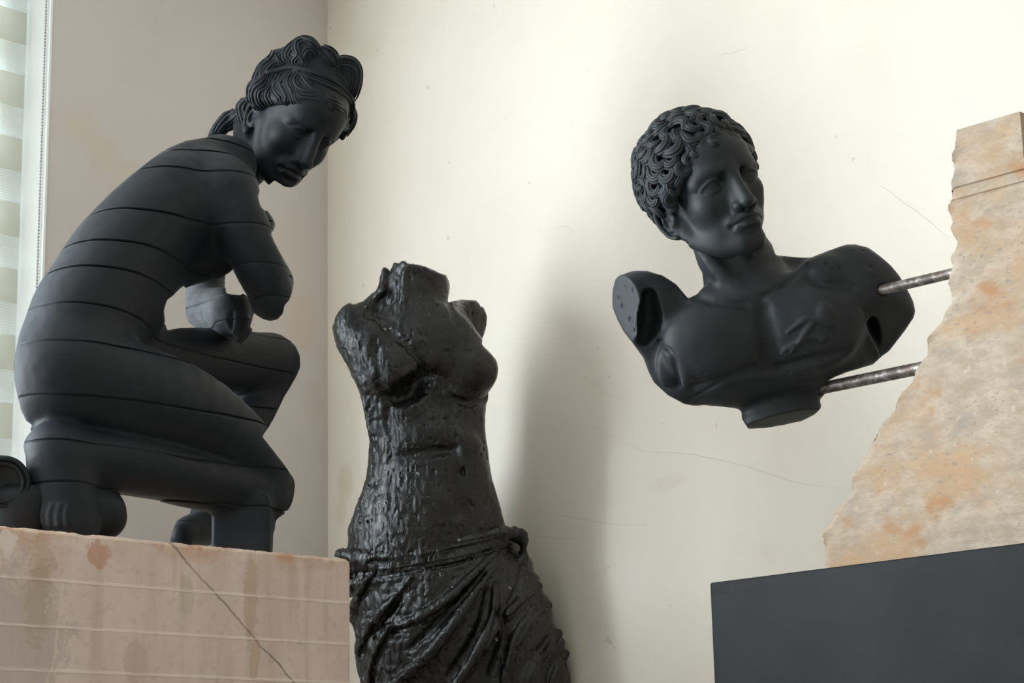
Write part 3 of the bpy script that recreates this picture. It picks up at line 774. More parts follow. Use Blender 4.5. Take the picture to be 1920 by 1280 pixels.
head = mesh_obj('head', V, Q, M_CROUCH, crouch, True); print('head', len(V))

hs = Sculpt(hpt)
hhd = Head(hs, fhd.C, FM, FS, .95)
hhd.e((-16, 24, 0), (103, 97, 84), 4)
nrm_h = FM @ np.array([.64, -.77, 0]); hs.plane_cut(hhd.P((84, 54, 0)), nrm_h, 6)
hhd.c([(80, 52, 0), (62, 38, 44), (34, 18, 68), (8, 2, 76)], [17, 17, 15, 13], 8); hhd.c([(80, 52, 0), (62, 38, -44), (34, 14, -70), (20, -10, -74)], [17, 17, 16, 16], 8)
hs.chain([(665, 215, -.02), (658, 240, -.02), (645, 256, -.02)], [14, 14, 9], 6)
hs.chain([(558, 108, .05), (572, 98, .055), (590, 104, .05), (610, 114, .045)], [28, 31, 28, 26], 10)
hs.chain([(600, 110, .04), (630, 122, .03), (652, 134, .02), (655, 160, .02)], [28, 26, 27, 24], 10)
hs.chain([(530, 112, .04), (505, 140, .045), (490, 170, .05), (487, 190, .05)], [28, 28, 26, 18], 12)
hs.chain([(470, 185, -.0), (455, 205, -.01), (465, 225, -.0)], [24, 22, 18], 8)
hs.chain([(448, 212, -.02), (425, 225, -.03), (408, 240, -.03), (396, 256, -.03)], [16, 20, 19, 14], 5)
band = [(498, 136), (523, 131), (548, 126), (577, 132), (613, 145), (646, 167), (662, 188)]
HAIR_OUT = [(386, 262), (389.5, 256), (393.7, 242.5), (405, 225.6), (419, 210), (441.6, 204.5), (444, 197.5), (451.4, 184.8), (464, 180.6), (467, 163.7), (475, 147), (485, 127), (495, 113), (507.6, 104.7), (513, 93.4), (528.7, 89.2), (545.6, 82), (554, 72.3), (566.7, 67.6), (582, 70.4), (593, 78), (599, 85), (613, 86.4), (627, 96), (634, 104.7), (652.5, 105.5), (666.5, 113), (673.6, 125.8), (677.8, 141), (675, 161), (671.6, 175), (665, 192), (665, 200), (668.8, 208.7), (663.7, 231), (654, 248), (644, 263.6), (628.5, 269), (560, 262), (440, 262)]
hs.carve([HAIR_OUT], 5)
hs.disp(lambda P, d: .0012 * vnoise(P, 90, 5))
V, Q = hs.mesh(*[axis_grid(a, b, .0022) for a, b in zip(np.min([hpt(385, 265, -.16), hpt(385, 265, .14)], 0), np.max([hpt(685, 60, -.16), hpt(685, 60, .14)], 0))])
hair = mesh_obj('hair', V, Q, M_CROUCH, crouch, True); print('hair', len(V))
Zc = lambda L: [(400 + x / 6.095, 60 + y / 6.095) for x, y in L]
HAIR_LINES = [Zc(L) for L in (
 [(880, 250), (800, 330), (700, 350), (620, 420), (560, 520), (440, 600), (415, 700), (425, 800), (465, 860)],
 [(740, 350), (620, 420), (600, 480), (560, 560), (470, 640), (440, 720), (470, 830), (560, 900)],
 [(600, 480), (640, 560), (600, 640), (530, 680), (520, 760), (570, 840), (640, 890)],
 [(720, 470), (690, 560), (620, 660), (600, 740), (640, 820), (680, 880)],
 [(780, 450), (740, 540), (690, 600), (700, 680), (760, 750), (770, 800)],
 [(830, 450), (800, 540), (760, 580), (790, 660), (830, 740), (820, 800), (860, 870)],
 [(900, 460), (850, 520), (850, 600), (900, 700), (920, 780), (980, 850)],
 [(960, 480), (920, 540), (960, 630), (1060, 680), (1200, 690), (1280, 720), (1320, 780)],
 [(1000, 490), (1050, 560), (1150, 660), (1250, 690), (1340, 760), (1460, 810), (1540, 880), (1560, 960)],
 [(1000, 480), (1150, 540), (1300, 610), (1450, 690), (1560, 780), (1580, 880), (1560, 980)],
 [(940, 560), (950, 680), (1000, 740), (1100, 760), (1200, 780), (1280, 830)],
 [(930, 620), (930, 740), (990, 810), (1100, 820), (1200, 830), (1290, 850)],
 [(1340, 790), (1430, 840), (1500, 900), (1510, 980), (1540, 1060)],
 [(1580, 860), (1605, 960), (1570, 1080), (1500, 1150)], [(1490, 1000), (1500, 1080), (1550, 1100), (1500, 1180)],
 [(1020, 70), (950, 110), (940, 180), (960, 250), (900, 330), (920, 400)], [(1000, 70), (1100, 90), (1170, 150), (1200, 220)],
 [(1060, 410), (1030, 320), (1060, 230), (1110, 210), (1160, 250), (1170, 300)], [(890, 280), (960, 260), (1020, 320), (1010, 390), (940, 400), (900, 350)],
 [(1250, 170), (1340, 210), (1400, 280), (1430, 370)], [(1250, 210), (1320, 280), (1370, 360), (1390, 400)],
 [(1430, 310), (1500, 300), (1600, 330), (1660, 420), (1665, 560), (1630, 700), (1590, 780)], [(1450, 380), (1560, 390), (1620, 450), (1630, 560), (1590, 680), (1560, 740)],
 [(720, 260), (740, 310), (800, 370)], [(780, 220), (800, 300), (840, 340)], [(950, 100), (850, 200), (830, 280), (880, 340)],
 [(700, 210), (660, 290), (570, 370), (540, 450), (540, 520), (460, 600)], [(640, 310), (550, 390), (500, 480), (460, 570)],
 [(345, 790), (300, 850), (310, 950), (340, 1040)], [(380, 790), (345, 860), (370, 950), (430, 1010)], [(410, 800), (440, 880), (460, 900)],
 [(250, 900), (150, 970), (70, 1060), (20, 1140)], [(280, 930), (200, 1000), (110, 1070), (50, 1150)], [(290, 990), (230, 1060), (150, 1110)])]
paths, rads = [], []
rg = np.random.default_rng(11)
pin_d = (HD - .25, HD + .20)
for L in HAIR_LINES:
    c = catmull(np.array(L), 3)
    for o, r in ((-5.2, 2.7), (0, 4.2), (5.2, 2.7)):
        P = pinned(hs, [offset_line(c, o)], *pin_d, lift=.0006, n=2)[0]
        t = np.linspace(0, 1, len(P)); paths.append(P); rads.append(r * hz * rg.uniform(.85, 1.15) * (.12 + .88 * np.sin(np.pi * np.clip(t * .98 + .01, 0, 1)) ** .55))
bp = pinned(hs, [band], *pin_d, lift=.001, n=4)[0]; paths.append(bp); rads.append(np.full(len(bp), 5.0 * hz))
# locks over the far and back side of the head
rg = np.random.default_rng(11)
for i in range(70):
    a = rg.uniform(0, 2 * np.pi); u0 = rg.uniform(-30, 100); L_ = []
    for q in range(7):
        uu = u0 - q * 9; an = a + .06 * math.sin(q * 1.6 + i)
        rr = math.sqrt(max(0, 1 - ((uu - 24) / 98) ** 2)); p = np.array([-16 + 104 * rr * math.cos(an), uu, 85 * rr * math.sin(an)])
        if (p - np.array([84, 54, 0])) @ np.array([.64, -.77, 0]) > -6: break
        L_.append(hhd.P(p))
    if len(L_) < 4: continue
    L_ = np.array(L_); 
    if ((L_ - hhd.C) @ CB).mean() > -.005: continue
    u_, v_, _ = project(L_)
    P = catmull(L_, 3); paths.append(P); rads.append(5.5 * hz * (.35 + .65 * np.sin(np.pi * np.linspace(.05, .95, len(P)))))
V, Fc = strands(paths, rads, 6)
locks = mesh_obj('hair_locks', V, Fc, M_CROUCH, hair, True, origin=crouch.location); fix_normals(locks)
# block of pale pink stone: sawn face with thin raised saw lines, chipped upper edge
def face_xz(px, py): P = blk(px, py); return (P - BLK_ORG) @ D1, P[2]
SAW = [(face_xz(0, 1080)[1] + face_xz(655, 1131)[1]) / 2, (face_xz(0, 1166)[1] + face_xz(655, 1211)[1]) / 2, (face_xz(0, 1252)[1] + face_xz(510, 1276)[1]) / 2]
SAW += [SAW[2] - .088 * k for k in range(1, 14)]
rows = []; zz = [0.0]
for q in sorted(SAW):
    if q > .03: zz += [q - .004, q - .0015, q + .0015, q + .004]
zz += list(np.linspace(BLK_Z - .05, BLK_Z - .012, 5)) + [BLK_Z - .007, BLK_Z - .003, BLK_Z]
zz = np.array(sorted(zz)); xx = np.linspace(BX0, BX1, 150)
xx = np.concatenate([xx, [BX1 - .004, BX1 - .0015]]); xx.sort()
BD = .66
rn = np.random.default_rng(5)
edge = np.convolve(rn.normal(0, 1, len(xx) + 12), np.ones(5) / 5, 'same')[6:-6]
edge = np.clip(np.abs(edge) * .0034 - .0010, 0, .008)
VV, FF = [], []
def vid(i, j): return i * len(zz) + j
for i, x in enumerate(xx):
    for j, z in enumerate(zz):
        y = 0.0
        for q in SAW:
            t = z - q
            if abs(t) < .002: y = -.0006
            elif 0 < t < .0045: y = .0003
        y += .0015 * math.sin(x * 9 + z * 5) * .4
        ez = max(0, 1 - (BLK_Z - z) / .03); y += edge[i] * ez * 1.2 + .006 * max(0, 1 - (BLK_Z - z) / .007) ** 2
        zc = z - (edge[i] * .9 if j == len(zz) - 1 else 0)
        r = max(0, 1 - (BX1 - x) / .012) ** 2; y += .009 * r
        if z > BLK_Z - .02: zc -= .016 * r * (1 - (BLK_Z - z) / .02)
        VV.append((x, y, zc))
nf = len(VV)
for i in range(len(xx) - 1):
    for j in range(len(zz) - 1): FF.append((vid(i, j), vid(i + 1, j), vid(i + 1, j + 1), vid(i, j + 1)))
nx_, nz_ = len(xx), len(zz)
def bk(i, j): return nf + [0, nx_ - 1].index(i) * 2 + (0 if j == 0 else 1)
VV += [(BX0, BD, 0), (BX0, BD, BLK_Z), (BX1, BD, 0), (BX1, BD, BLK_Z)]
FF.append(tuple(vid(0, j) for j in range(nz_)) + (nf + 1, nf)); FF.append(tuple(vid(nx_ - 1, j) for j in range(nz_ - 1, -1, -1)) + (nf + 2, nf + 3))
# flat top set a touch below so that the statue rests on it
top0 = len(VV); VV += [(x, .03, BLK_Z) for x in xx]
for i in range(nx_ - 1): FF.append((vid(i, nz_ - 1), vid(i + 1, nz_ - 1), top0 + i + 1, top0 + i))
FF.append(tuple(top0 + i for i in range(nx_)) + (nf + 3, nf + 1))
FF.append((nf, nf + 2, nf + 3, nf + 1)); FF.append(tuple(vid(i, 0) for i in range(nx_ - 1, -1, -1)) + (nf, nf + 2))
m = NB('pink_sawn_stone'); o = m.obj(); x, y, z = m.sep(o)
n1 = m.noise(m.map(o, scale=(1.6, 1, .5)), 5, 4, .55); n2 = m.noise(o, 26, 4, .6); n3 = m.noise(m.map(o, scale=(3, 1, .35)), 7, 3, .5)
c = m.mix(m.ramp(n1, .3, .7), (.60, .475, .415), (.72, .585, .52))
c = m.mix(m.ramp(n3, .5, .7, 0, .45), c, (.42, .31, .21))
c = m.mix(m.ramp(n2, .45, .75, 0, .35), c, (.58, .47, .40))
topm = m.ramp(z, BLK_Z - .05, BLK_Z - .005)
c = m.mix(m.math('MULTIPLY', topm, m.ramp(m.noise(m.map(o, scale=(1, 1, 2)), 7, 4, .6), .42, .6, 0, .75)), c, (.52, .26, .15))
c = m.mix(m.math('MULTIPLY', m.ramp(z, BLK_Z - .03, BLK_Z - .006), m.ramp(m.noise(o, 30, 4, .6), .45, .62, 0, .8)), c, (.66, .54, .43))
wob = m.math('ADD', centred(m, m.noise(o, 26, 5, .7), 1.0), centred(m, m.noise(o, 70, 3, .6), .5))
c = m.mix(m.ramp(m.noise(m.map(o, (4, 1, 2)), 42, 4, .65), .52, .72, 0, .4), c, (.40, .315, .25))
for (px, py, rx, rz, cc, s) in ((185, 1040, .028, .030, (.50, .24, .15), .7), (80, 1050, .03, .05, (.47, .30, .18), .5), (470, 1120, .018, .10, (.44, .29, .16), .45), (350, 1120, .02, .05, (.40, .33, .17), .35), (478, 1235, .014, .05, (.43, .28, .15), .5), (255, 1240, .03, .05, (.41, .28, .2), .35), (30, 1210, .12, .16, (.46, .37, .34), .6), (70, 1130, .03, .09, (.40, .31, .2), .5)):
    fx, fz = face_xz(px, py)
    c = m.mix(m.math('MULTIPLY', m.blob(fx, fz, rx, rz, wob), s), c, cc)
x0, z0 = face_xz(318, 1015); x1, z1 = face_xz(555, 1282); L = math.hypot(x1 - x0, z1 - z0); a, b = -(z1 - z0) / L, (x1 - x0) / L
vein = m.line(a, b, a * x0 + b * z0, .0006, .0026, centred(m, m.noise(o, 9, 4, .6), .014))
c = m.mix(m.math('MULTIPLY', vein, m.ramp(m.noise(o, 14, 3), .3, .6, .45, .85)), c, (.235, .16, .15))
for (p, q, w, s) in (((138, 1010), (85, 1285), .0012, .55), ((310, 1110), (285, 1180), .0008, .0), ((660, 1190), (640, 1213), .001, .0)):
    if not s: continue
    x0, z0 = face_xz(*p); x1, z1 = face_xz(*q); L = math.hypot(x1 - x0, z1 - z0); a, b = -(z1 - z0) / L, (x1 - x0) / L
    k = m.line(a, b, a * x0 + b * z0, w, .003, centred(m, m.noise(m.map(o, (3, 1, 2)), 9, 4, .6), .03))
    c = m.mix(m.math('MULTIPLY', k, m.ramp(m.noise(o, 12, 3), .38, .55, 0, s)), c, (.72, .60, .50))
for q in SAW[:4]:
    k = m.ramp(m.math('ABSOLUTE', m.math('ADD', m.math('SUBTRACT', z, q), centred(m, m.noise(o, 15, 3), .003))), .0005, .0022, 1, 0)
    c = m.mix(m.math('MULTIPLY', k, m.ramp(m.noise(o, 20, 3), .3, .6, .3, .8)), c, (.80, .68, .60))
fx, fz = face_xz(16, 1012)
c = m.mix(m.math('MULTIPLY', m.blob(fx, fz, .020, .020, centred(m, m.noise(o, 45, 3), .7)), .85), c, (.72, .64, .58))
fx, fz = face_xz(14, 1030)
c = m.mix(m.math('MULTIPLY', m.blob(fx, fz, .010, .022, centred(m, m.noise(o, 60, 3), .7)), .7), c, (.70, .62, .57))
M_BLOCK = m.fin(c, .62, m.bump(m.math('ADD', n2, m.noise(o, 120, 3)), .12, .003), .35)
block = local_obj('stone_block', VV, FF, M_BLOCK, BLK_ORG, math.radians(45)); fix_normals(block)
tag(block, 'pale pink sawn stone block with a dark diagonal vein under the crouching statue', 'stone block')

# black steel plinth on the right with the broken stele standing on it
PL_C = 3.845; NR = np.array([1.0, 1.0, 0.0])
pl_p = on_plane(1330, 1092, NR, PL_C); PL_Z = pl_p[2]; PL_ORG = np.array([pl_p[0], pl_p[1], 0.0])
LEN = 1.05; DEP = .42
m = NB('blackened_steel'); o = m.obj(); x, y, z = m.sep(o)
n1 = m.noise(o, 4, 5, .6); n2 = m.noise(o, 60, 4, .6)
c = m.mix(m.ramp(n1, .3, .75), (.010, .012, .0132), (.017, .0195, .021))
rim = m.math('MAXIMUM', m.ramp(m.math('SUBTRACT', PL_Z, z), .016, .019, 1, 0), m.ramp(x, .006, .010, 1, 0))
sc_ = m.math('MULTIPLY', m.ramp(m.noise(o, 90, 4, .65), .52, .6), m.math('MULTIPLY', rim, m.ramp(x, .05, .10, .8, 0)))
c = m.mix(sc_, c, (.010, .010, .010))
edge_l = m.math('MULTIPLY', m.ramp(m.math('ABSOLUTE', m.math('SUBTRACT', m.math('SUBTRACT', PL_Z, z), .0205)), .0006, .0016, 1, 0), m.ramp(x, .06, .11, .9, 0))
c = m.mix(edge_l, c, (.008, .008, .008))
M_STEEL = m.fin(c, m.ramp(n2, .3, .7, .46, .50), m.bump(n2, .012, .001), .09)
def lbox(x0, x1, y0, y1, z0, z1): return [(x0, y0, z0), (x1, y0, z0), (x1, y1, z0), (x0, y1, z0), (x0, y0, z1), (x1, y0, z1), (x1, y1, z1), (x0, y1, z1)]
plinth = local_obj('steel_plinth', lbox(0, LEN, 0, DEP, 0, PL_Z), BOXF, M_STEEL, PL_ORG, math.radians(-45)); fix_normals(plinth)
bv = plinth.modifiers.new('bevel', 'BEVEL'); bv.width = .004; bv.segments = 3
tag(plinth, 'black steel box plinth under the broken limestone slab', 'plinth')

ST_C = PL_C + .14 * math.sqrt(2)
STELE = [(1539.7, 1075), (1540, 1062), (1542.5, 1017), (1547, 995), (1554, 976), (1562, 960), (1575, 941), (1587, 925), (1597, 905), (1604, 883), (1612, 868), (1622, 855), (1624, 841), (1629, 827), (1641, 808), (1654, 792), (1668, 777), (1678, 760), (1689, 742), (1701, 716), (1713, 690), (1722, 677), (1731, 665), (1737, 648), (1744, 630), (1753, 611), (1763, 595), (1773, 574), (1776, 552), (1779, 531), (1780, 512), (1782, 496), (1780, 479), (1785, 461), (1784, 443), (1780, 426), (1781, 404), (1778, 384), (1779, 368), (1777, 356), (1780, 328), (1783, 309), (1787, 292), (1790, 272), (1793, 252), (1794, 240), (1799, 236)]
so = on_plane(1740, 1040, NR, ST_C); ST_ORG = np.array([so[0], so[1], PL_Z])
def st_xz(px, py): P = on_plane(px, py, NR, ST_C); return (P - ST_ORG) @ D2, P[2] - PL_Z
pts = [st_xz(*p) for p in STELE]; top = st_xz(1910, 209.3); xr = top[0] + .002
rn = np.random.default_rng(3); prof = []
pts[0] = (pts[0][0], 0.0); pts[1] = (pts[1][0], max(pts[1][1], .01))
for i in range(len(pts) - 1):
    for t in (0, .25, .5, .75):
        x_ = pts[i][0] * (1 - t) + pts[i + 1][0] * t; z_ = pts[i][1] * (1 - t) + pts[i + 1][1] * t
        k = 0 if (i in (0, len(pts) - 2, len(pts) - 3)) else 1
        prof.append((x_ + rn.normal(0, .0008) * k, z_))
prof.append(pts[-1]); zt = top[1]
prof += [((pts[-1][0] + xr) / 2, (pts[-1][1] + zt) / 2), (xr - .006, zt), (xr - .001, zt - .004), (xr, zt - .012), (xr, zt * .5), (xr, 0)]
TH = .055
# front face as a band-wise grid so that the two incised lines near the top are real grooves
Lb = prof[:4 * (len(pts) - 1) + 1]
lz = np.array([p[1] for p in Lb]); lx = np.array([p[0] for p in Lb])
lz = np.maximum.accumulate(lz + np.arange(len(lz)) * 1e-6)
g1, g2 = (st_xz(1782, 357)[1] + st_xz(1918, 318)[1]) / 2, (st_xz(1782, 379)[1] + st_xz(1918, 341)[1]) / 2
zrow = sorted(set(np.round(np.concatenate([np.linspace(0, zt - .002, 130), lz[lz < zt - .003], *[[g - .003, g - .0006, g + .0006, g + .003] for g in (g1, g2)], [zt]]), 5)))
NXs = 26; VS, FS = [], []
for z_ in zrow:
    xl = np.interp(z_, lz, lx); 
    for i in range(NXs + 1):
        t = i / NXs; t = t ** 1.6
        x_ = xl + (xr - xl) * t
        y_ = 0.0
        for g in (g1, g2):
            if abs(z_ - g) < .002: y_ = .0035
        dd = x_ - xl
        if dd < .018 and z_ < zt - .03: y_ += .012 * (1 - dd / .018) ** 2 * (.6 + .5 * math.sin(z_ * 61) + .4 * math.sin(z_ * 143))
        VS.append((x_, y_, z_))
n0 = len(VS); R1 = NXs + 1
for j in range(len(zrow) - 1):
    for i in range(NXs): FS.append((j * R1 + i, j * R1 + i + 1, (j + 1) * R1 + i + 1, (j + 1) * R1 + i))
# broken left side, a few columns deep, then back face
ND = 5
side = []
for j, z_ in enumerate(zrow):
    col = [j * R1]
    for k in range(1, ND + 1):
        t = k / ND; xl = np.interp(z_, lz, lx)
        VS.append((xl + (rn.normal(0, .0010) + .006 * t + .007 * t * (1 + math.sin(z_ * 47 + t * 3))) * (1 if z_ < zt - .05 else .15), TH * t, z_)); col.append(len(VS) - 1)
    VS.append((xr, TH, z_)); col.append(len(VS) - 1); side.append(col)
mi = []
for j in range(len(zrow) - 1):
    for k in range(ND): FS.append((side[j][k + 1], side[j][k], side[j + 1][k], side[j + 1][k + 1])); mi.append(len(FS) - 1)
    FS.append((side[j][ND + 1], side[j][ND], side[j + 1][ND], side[j + 1][ND + 1]))
    FS.append((j * R1 + NXs, side[j][ND + 1], side[j + 1][ND + 1], (j + 1) * R1 + NXs))
jt = len(zrow) - 1
FS.append(tuple(jt * R1 + i for i in range(R1)) + (side[jt][ND + 1],) + tuple(side[jt][k] for k in range(ND, 0, -1)))
FS.append(tuple(i for i in range(NXs, -1, -1)) + tuple(side[0][k] for k in range(1, ND + 2)))
stele = local_obj('limestone_slab', VS, FS, M_STELE, ST_ORG, math.radians(-45)); fix_normals(stele)
stele.data.materials.append(M_STELE_EDGE)
for f in mi: stele.data.polygons[f].material_index = 1
tag(stele, 'tall broken limestone slab with rusty stains standing on the black plinth', 'stone slab')
# ------------------------------------------------------------------ bust carried by two steel rods that come out of the slab
ROD_C = ST_C + .030 * math.sqrt(2)
rod_pt = lambda px, py: on_plane(px, py, NR, ROD_C)
BDEP = depth_of(rod_pt(1617, 552)) + .035
def bpt(px, py, w=0.0): return at_depth(px, py, BDEP - w)
bz = BDEP / F
def cam_n(x, y, z): return RC @ np.array([x, y, z], float)
bs = Sculpt(bpt)
bs.ell((1425, 625, -.01), (200, 112, 105), rot=10, k=30)                     # thorax
bs.chain([(1290, 690, -.01), (1400, 690, -.01), (1540, 660, -.01), (1610, 640, -.02)], [62, 74, 70, 55], k=30)
bs.ell((1335, 640, .058), (92, 78, 48), rot=8, k=26); bs.ell((1525, 612, .062), (98, 80, 50), rot=8, k=26)      # chest muscles
bs.ell((1420, 575, .055), (80, 28, 30), rot=4, k=30)
bs.chain([(1405, 562, .055), (1345, 552, .050), (1285, 560, .030)], [15, 14, 14], k=22)                           # collar bones
bs.chain([(1435, 556, .055), (1490, 525, .050), (1545, 505, .035)], [15, 15, 16], k=24)
bs.chain([(1330, 545, -.045), (1440, 515, -.055), (1540, 505, -.05)], [42, 38, 32], k=26)                         # top of the back
# neck
bs.chain([(1405, 560, -.005), (1390, 520, -.005), (1374, 470, -.005), (1350, 400, -.02)], [88, 74, 72, 70], k=24)
bs.chain([(1300, 440, .03), (1345, 505, .055), (1405, 562, .065)], [16, 16, 13], k=16)
bs.chain([(1446, 450, -.01), (1446, 510, .02), (1425, 562, .055)], [15, 16, 13], k=16)
bs.ell((1418, 572, .098), (16, 12, 12), k=26, mode='sub')
bs.ell((1398, 470, .068), (15, 13, 12), k=12)
# shoulder stump on the left, cut square
bs.ell((1222, 556, -.005), (66, 52, 55), rot=-8, k=24)
bs.chain([(1262, 585, -.02), (1215, 580, .0), (1150, 578, .03)], [62, 66, 62], k=20)
bs.chain([(1180, 620, -.02), (1222, 680, -.02), (1275, 722, -.02)], [44, 46, 46], k=24)
bs.chain([(1217, 556, .055), (1219, 600, .055), (1211, 634, .045)], [16, 24, 15], k=5, mode='sub', flat=(CB, 2.6))
cn = cam_n(-.88, -.10, .46); pc = bpt(1176, 575, .035)
M_cut = np.stack([cn, np.cross(UZ, cn) / np.linalg.norm(np.cross(UZ, cn)), np.cross(cn, np.cross(UZ, cn) / np.linalg.norm(np.cross(UZ, cn)))], 1)
bs.box(pc + cn * .15, M_cut, (.15, .13, .16), .002, .003, 'sub')
# shoulder on the right, arm cut below
bs.ell((1598, 548, .0), (104, 92, 78), rot=-18, k=24); bs.ell((1645, 585, -.02), (74, 82, 62), rot=-12, k=24)
bs.ell((1545, 512, .045), (38, 30, 26), k=24)
bs.chain([(1640, 660, -.03), (1600, 680, -.035), (1560, 690, -.03)], [34, 34, 34], k=20)
c2 = cam_n(.36, -.62, .70); p2 = bpt(1672, 595, .030)
a2 = np.cross(c2, CB); a2 /= np.linalg.norm(a2); M2 = np.stack([c2, a2, np.cross(c2, a2)], 1)
bs.box(p2 + c2 * .12, M2, (.12, .048, .10), .004, .006, 'sub')
bs.chain([(1624, 566, .03), (1631, 605, .02), (1648, 646, .01)], [6, 14, 8], k=4, mode='sub', flat=(CB, 2.2))
# breast bone furrow, lower edge of the chest
bs.chain([(1425, 575, .118), (1440, 620, .122), (1442, 680, .115)], [7, 9, 10], k=26, mode='sub')
c3 = cam_n(.20, -.86, .34); c3 /= np.linalg.norm(c3); p3 = bpt(1430, 727, .085)
a3 = np.cross(c3, CR); a3 /= np.linalg.norm(a3); M3 = np.stack([c3, np.cross(a3, c3), a3], 1)
bs.box(p3 + c3 * .2, M3, (.2, .45, .4), .004, .006, 'sub')
# short hollow-sided socle under the chest
bs.chain([(1468, 690, -.02), (1466, 735, -.02), (1466, 770, -.015), (1470, 815, -.01)], [88, 68, 72, 84], k=16, flat=(CB, .62))
BUST_OUT = [(1290, 453), (1270, 380), (1290, 300), (1420, 300), (1433, 380), (1428.6, 427), (1435.6, 441), (1447, 458), (1454, 478), (1487, 481.7), (1520, 483), (1540, 475), (1567, 465), (1587, 458), (1604, 457.7), (1627, 463), (1650, 480), (1670, 497), (1687, 517), (1702, 543), (1712, 563), (1717, 583), (1713, 597), (1697, 620), (1680, 640), (1667, 657), (1653, 668), (1637, 683), (1613, 690), (1587, 697), (1567, 705), (1553, 713), (1547, 725), (1548, 743), (1543, 760), (1527, 777), (1503, 790), (1470, 797), (1430, 802), (1403, 803), (1397, 793), (1387, 780), (1375, 767), (1340, 762), (1325, 766), (1303, 761), (1283, 757), (1253, 740), (1227, 717), (1217, 697), (1207, 670), (1187, 643), (1170, 623), (1157, 600), (1148, 577), (1148, 547), (1153, 523), (1163, 510), (1180, 507), (1213, 508), (1243, 517), (1267, 533), (1290, 560), (1307, 552), (1320, 537), (1317, 510), (1307, 480)]
p4 = bpt(1470, 766, .055); bs.box(p4 + c3 * .2, M3, (.2, .45, .4), .002, .003, 'sub')
bs.carve([BUST_OUT], k=4)
bs.disp(lambda P, d: .0010 * vnoise(P, 22, 11) + .0004 * vnoise(P, 80, 12))
dr = (BDEP - .25, BDEP + .25)
DRIPS = [([(1458, 668), (1472, 655), (1492, 645), (1512, 633), (1530, 630), (1542, 634)], [5, 6, 7, 6, 7, 9]), ([(1478, 622), (1495, 610), (1510, 600), (1535, 600), (1556, 608)], [4, 5, 6, 6, 8]), ([(1500, 640), (1513, 620), (1524, 606)], [6, 7, 6]), ([(1462, 664), (1478, 664), (1490, 652)], [4, 5, 4])]
SEAM_B = [(1290, 752), (1320, 734), (1360, 716), (1400, 704), (1440, 697), (1490, 684), (1540, 670), (1590, 662)]
for L, r in DRIPS:
    H = bs.hits(L, *dr); bs.chain([h - ray(*p) * -.0 for h, p in zip(H, L)], r, k=1.5, flat=(CB, .8))
H = bs.hits(SEAM_B, *dr); bs.chain(list(H), 3.2, k=2, mode='sub')
for L, r, kk in (([(1430, 585), (1439, 630), (1443, 682)], [5, 8, 7], 26), ([(1238, 640), (1258, 662), (1268, 695), (1272, 722)], [3, 6, 6, 4], 8), ([(1512, 498), (1516, 516), (1545, 533), (1600, 538)], [4, 6, 6, 4], 12), ([(1428, 556), (1470, 533), (1512, 492)], [3, 3.5, 3], 10), ([(1305, 555), (1340, 566), (1400, 572)], [3, 4, 3], 14), ([(1300, 725), (1350, 712), (1410, 692)], [5, 8, 6], 16), ([(1460, 690), (1530, 672), (1590, 655)], [6, 8, 5], 16)):
    H = bs.hits(L, *dr); bs.chain(list(H), r, k=kk, mode='sub')
for x, y, r in ((1247, 692, (13, 34, 6)), (1285, 702, (9, 26, 6)), (1548, 585, (12, 13, 6))):
    h = bs.hits([(x, y)], *dr)[0]; bs.ellw(h, np.array(r) * bz, RC, .012)
PITS = [(1166, 575, 5), (1172, 540, 4), (1186, 545, 5), (1180, 600, 5), (1160, 560, 4), (1190, 620, 4), (1573, 500, 4), (1550, 492, 5), (1608, 483, 3), (1632, 500, 4), (1618, 470, 3), (1465, 537, 4), (1551, 680, 4), (1560, 505, 3), (1600, 470, 3), (1590, 540, 2), (1480, 700, 4), (1320, 700, 3)]
for (x, y, r) in PITS:
    h = bs.hits([(x, y)], *dr)[0]; bs.ellw(h, np.array([r * .8, r * 1.2, r]) * bz, RC, .001, 'sub')
for (x0, y0, x1, y1, r) in ((1617, 552, 1780, 514, 9.9), (1548, 730, 1716, 688, 12.0)):     # drilled sockets for the two rods
    A, B = rod_pt(x0, y0), rod_pt(x1, y1); A[2] = B[2] = (A[2] + B[2]) / 2
    bs.chain([A + (A - B) / np.linalg.norm(A - B) * .012, B], [r + .6, r + .6], k=1, mode='sub')
bust = empty('male_bust', bpt(1465, 800, 0.0), 'matte black male bust with curly hair held up by two rods', 'bust')
lo, hi = np.min([bpt(1140, 810, w) for w in (-.16, .17)], 0), np.max([bpt(1725, 370, w) for w in (-.16, .17)], 0)
lo = np.minimum(lo, [bpt(1725, 810, -.16)[0], 9, 9]); 
V, Q = bs.mesh(*[axis_grid(a - .01, b + .01, .0026) for a, b in zip(lo, hi)])
V = relax(V, Q, 1, .25)
torso_b = mesh_obj('chest', V, Q, M_BUST, bust, True); print('bust', len(V))
u, v, d = project(V); lit_cut = np.clip(1 - np.abs((V - pc) @ cn) / .006, 0, 1) * (u < 1212)
at = torso_b.data.attributes.new('lit_dust_chips', 'FLOAT', 'POINT'); at.data.foreach_set('value', (lit_cut * .35).astype(np.float32))  # cut shoulder face painted paler, as if lit from the left
